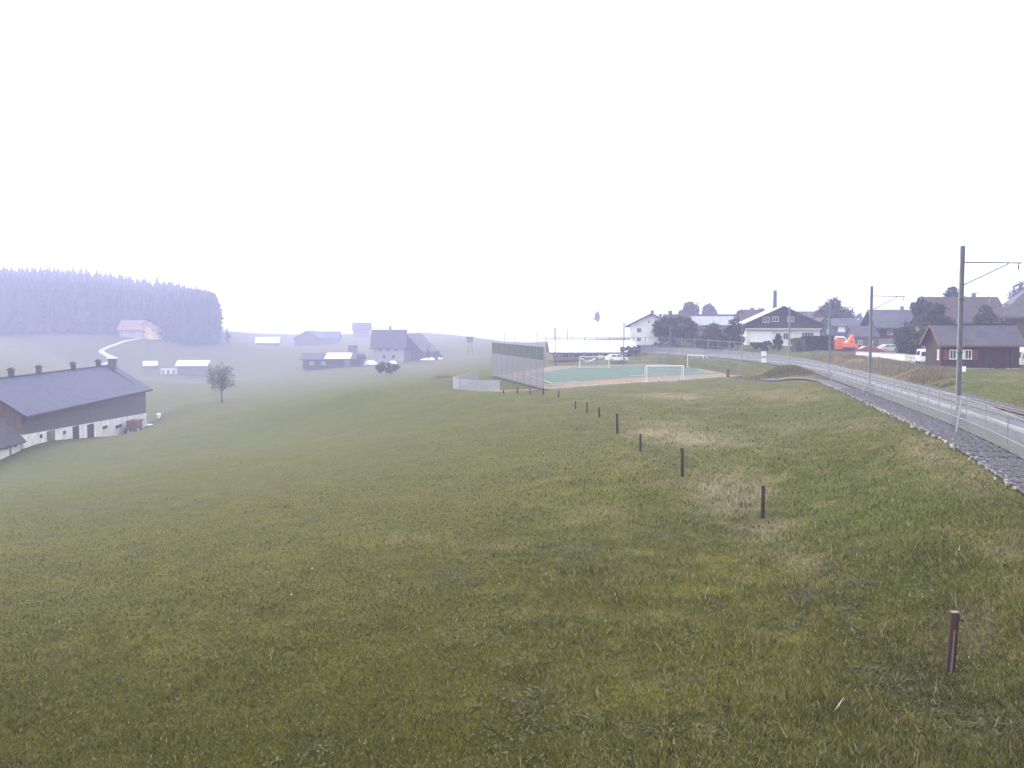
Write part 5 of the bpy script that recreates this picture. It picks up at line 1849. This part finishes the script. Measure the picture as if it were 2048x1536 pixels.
# orange digger
dg = empty('excavator', ground(1688, 184) + Vector((0, 0, .12)), .05)
for s in (-1, 1):
    m = MB()
    pr_ = [(-1.5, .15), (-1.3, 0), (1.3, 0), (1.5, .15), (1.6, .42), (1.4, .68), (-1.4, .68), (-1.6, .42)]
    m.prism(pr_, s * 1.0 - .25, s * 1.0 + .25, 'y')
    m.build('crawler_track', M['tyre'], dg)
MB().prism([(-1.5, .75), (1.9, .75), (1.95, 1.35), (1.2, 1.6), (-.3, 1.6), (-1.5, 1.5)], -1.05, 1.05, 'y').build('body', M['paint_orange'], dg)
MB().box((1.75, 0, 1.05), (.9, 2.3, .7)).build('counterweight', M['paint_orange'], dg)
cb = MB().prism([(-2.1, .75), (-.45, .75), (-.45, 2.6), (-1.9, 2.6), (-2.15, 1.6)], -1.0, .1, 'y').build('cab', M['paint_orange'], dg)
MB().prism([(-1.95, 1.5), (-.6, 1.5), (-.6, 2.45), (-1.8, 2.45)], -1.04, -.9, 'y').build('window', M['glass'], cb)
MB().prism([(.55, 1.4), (1.05, 1.4), (2.0, 2.9), (1.75, 3.2), (1.45, 3.0)], .25, .65, 'y').build('boom', M['paint_orange'], dg)
MB().prism([(1.5, 3.15), (1.95, 3.2), (2.3, 1.2), (2.05, 1.15)], .3, .6, 'y').build('stick', M['paint_orange'], dg)
MB().prism([(1.9, 1.2), (2.4, 1.25), (2.55, .5), (2.1, .35), (1.75, .7)], .05, .85, 'y').build('bucket', M['galv_dark'], dg)
tag(dg, 'bright orange digger with raised arm standing below the round tree', 'excavator')
ob = empty('skip_container', ground(1669, 178) + Vector((0, 0, .1)), .08)
MB().prism([(-1.1, .1), (1.1, .1), (1.3, 2.0), (-1.3, 2.0)], -.9, .9, 'y').build('body', M['paint_orange'], ob)
m = MB()
for x_ in (-.8, -.3, .3, .8):
    m.box((x_, -.94, 1.05), (.1, .1, 1.8))
m.build('rib', M['paint_orange'], ob)
tag(ob, 'tall orange skip container left of the digger, behind the third mast', 'container')
# long low white wall
w0, w1 = ground(1713, 152), ground(1812, 140)
d_ = w1 - w0
wl = empty('yard_wall', w0, math.atan2(d_.y, d_.x))
Lw = d_.length
m = MB()
for k in range(7):
    x0 = Lw * k / 7
    m.box((x0 + Lw / 14, 0, .42 + d_.z * (k + .5) / 7), (Lw / 7 - .03, .35, 1.1))
m.build('wall', M['plaster'], wl)
MB().bar((0, 0, 1.05), (Lw, 0, 1.05 + d_.z), .45, .07).build('coping', M['concrete'], wl)
tag(wl, 'long low bright white wall on the embankment behind the second mast', 'wall')
# picket railing continuing the wall to the right
p0, p1 = ground(1815, 139), ground(1843, 134)
d2 = p1 - p0
pk = empty('picket_railing', p0, math.atan2(d2.y, d2.x))
m = MB()
for k in range(12):
    m.box((d2.length * k / 11, 0, .5), (.1, .05, 1.1))
m.box((d2.length / 2, .05, .8), (d2.length, .05, .09)).box((d2.length / 2, .05, .3), (d2.length, .05, .09))
m.build('pickets', M['trim_white'], pk)
tag(pk, 'short white picket railing between the white wall and the van', 'railing')
# grey parked car behind
vehicle('parked_car', 'silver grey car parked in front of the timber farmhouse', 'car', ground(1780, 178), .1, CAR, 1.75, CARG, 'paint_silver', (-1.35, 1.35), .31, ends=CARE)
# street lamp
g = ground(1976, 178)
top = at(1976, 592, 178)
sl_ = empty('street_lamp', g)
h_ = top.z - g.z
MB().tube([(0, 0, 0), (0, 0, h_ - .5), (-.15, 0, h_ - .05), (-.7, 0, h_ + .25), (-1.9, 0, h_ + .55)], [.11, .075, .065, .06, .05], 8).build('pole', M['galv'], sl_)
MB().prism([(-2.7, h_ + .62), (-1.85, h_ + .48), (-1.85, h_ + .62), (-2.6, h_ + .76)], -.14, .14, 'y').build('lamp_head', M['galv'], sl_)
tag(sl_, 'grey street lamp with curved arm above the brown roofed house', 'street lamp')

# by the big barn: tractor trailer, white tub, pale plank
bx_ = Vector((A0.x, A0.y, 0)) + lx * LB * .735 - ly * 2.2
tl = empty('hay_trailer', Vector((bx_.x, bx_.y, gz(bx_.x, bx_.y))), ang)
MB().box((0, 0, 1.0), (5.0, 2.0, .16)).build('bed', M['paint_green'], tl)
MB().box((.6, 0, 1.75), (3.4, 1.9, 1.3)).build('load', M['rust'], tl)
MB().prism([(2.4, 1.1), (3.0, 1.1), (2.9, 2.3), (2.5, 2.4)], -.8, .8, 'y').build('headboard', M['trim_white'], tl)
for x_ in (-1.4, 1.4):
    for s in (-1, 1):
        MB().tube([(x_, s * .9 - .12, .45), (x_, s * .9 + .12, .45)], .45, 12).build('wheel', M['tyre'], tl)
MB().bar((-2.4, 0, .9), (-3.9, 0, .6), .12).build('drawbar', M['paint_green'], tl)
tag(tl, 'trailer with a rust red load parked along the cow barn wall', 'trailer')
g = ground(318, 186)
tb = MB().tube([(0, 0, -.05), (0, 0, .35), (0, 0, .9), (0, 0, 1.0)], [.34, .42, .45, .2], 12).build('water_tub', M['plastic_white'])
tb.location = g
tag(tb, 'small white tub standing on the grass right of the cow barn', 'tub')
g = ground(302, 176)
pb = MB().box((0, 0, .06), (2.0, .5, .1)).box((.1, .1, .15), (1.8, .4, .08), .1).build('pale_planks', M['trim_white'])
pb.location = g
tag(pb, 'pale planks lying on the grass at the right end of the cow barn', 'planks')

# thin posts standing in the fog beyond the pitch
for i, (px, pt, pb_, D) in enumerate(((1009, 666, 690, 290), (1028, 664, 690, 300), (1074, 659, 690, 290), (1135, 658, 690, 300))):
    g = ground(px, D)
    top = at(px, pt, g.y)
    o = MB().tube([(0, 0, -.2), (0, 0, top.z - g.z)], .11, 6).build('utility_pole', M['wood_grey'])
    o.location = g
    tag(o, ('thin pole in the fog above the left end of the ball fence', 'thin pole in the fog, second above the dark screen of the ball fence', 'thin pole in the fog above the right half of the dark screen',
            'thin faint pole in the fog above the pale roofed building')[i], 'pole', 'poles fading in the fog')

# ------------------------------------------------------------------ haze
HZ = 0.00098
hz = MB()
X0, X1, Y0, Y1 = -6200, 6200, -6200, 6200
ztop = 46.0
zbot = float(GZ.min()) - 1
hz.box(((X0 + X1) / 2, (Y0 + Y1) / 2, (ztop + zbot) / 2), (X1 - X0, Y1 - Y0, ztop - zbot))
mh = bpy.data.materials.new('mist')
mh.use_nodes = True
nt = mh.node_tree
nt.nodes.remove(nt.nodes['Principled BSDF'])
pv = nt.nodes.new('ShaderNodeVolumePrincipled')
pv.inputs['Color'].default_value = (0.64, 0.66, 1.0, 1)
pv.inputs['Density'].default_value = HZ
pv.inputs['Anisotropy'].default_value = 0.15
nt.links.new(pv.outputs['Volume'], nt.nodes['Material Output'].inputs['Volume'])
struct(hz.build('haze', mh), 'stuff')

# ------------------------------------------------------------------ sky, sun, camera
SUN_EL, SUN_AZ = math.radians(28), math.radians(-35)      # behind the fog, ahead and to the left
w = bpy.data.worlds.new('World')
scene.world = w
w.use_nodes = True
nt = w.node_tree
bgn = nt.nodes['Background']
sk = nt.nodes.new('ShaderNodeTexSky')
sk.sky_type = 'NISHITA'
sk.sun_disc = False
sk.sun_elevation = SUN_EL
sk.sun_rotation = SUN_AZ
sk.air_density = 1.0
sk.dust_density = 6.0
sk.ozone_density = 1.0
hs = nt.nodes.new('ShaderNodeHueSaturation')
hs.inputs['Saturation'].default_value = 0.12
hs.inputs['Value'].default_value = 1.0
nt.links.new(sk.outputs['Color'], hs.inputs['Color'])
mxw = nt.nodes.new('ShaderNodeMixRGB')                     # overcast deck: an even pale layer over the clear-sky gradient
mxw.inputs['Fac'].default_value = 0.65
mxw.inputs['Color2'].default_value = (9.0, 9.1, 9.4, 1)
nt.links.new(hs.outputs['Color'], mxw.inputs['Color1'])
nt.links.new(mxw.outputs['Color'], bgn.inputs['Color'])
bgn.inputs['Strength'].default_value = 0.12

sd = bpy.data.lights.new('sun', 'SUN')
sd.energy = 0.5
sd.angle = math.radians(25)
sd.color = (1.0, 0.96, 0.9)
so = bpy.data.objects.new('sun', sd)
COL.objects.link(so)
dirv = Vector((math.sin(SUN_AZ) * math.cos(SUN_EL), math.cos(SUN_AZ) * math.cos(SUN_EL), math.sin(SUN_EL)))
so.rotation_euler = dirv.to_track_quat('Z', 'Y').to_euler()

cd = bpy.data.cameras.new('camera')
cd.sensor_width = 36
cd.lens = F / 2048 * 36
cd.clip_start = 0.1
cd.clip_end = 30000
cam = bpy.data.objects.new('camera', cd)
cam.location = (0, 0, 0)
cam.rotation_euler = (math.pi / 2 - PITCH, 0, 0)
COL.objects.link(cam)
scene.camera = cam

scene.view_settings.view_transform = 'Standard'
scene.view_settings.look = 'None'
scene.view_settings.exposure = 1.6
scene.view_settings.gamma = 1
scene.view_settings.use_curve_mapping = False
cy = scene.cycles
cy.max_bounces = 6
cy.diffuse_bounces = 2
cy.glossy_bounces = 2
cy.transparent_max_bounces = 8
cy.volume_bounces = 4
cy.use_denoising = True
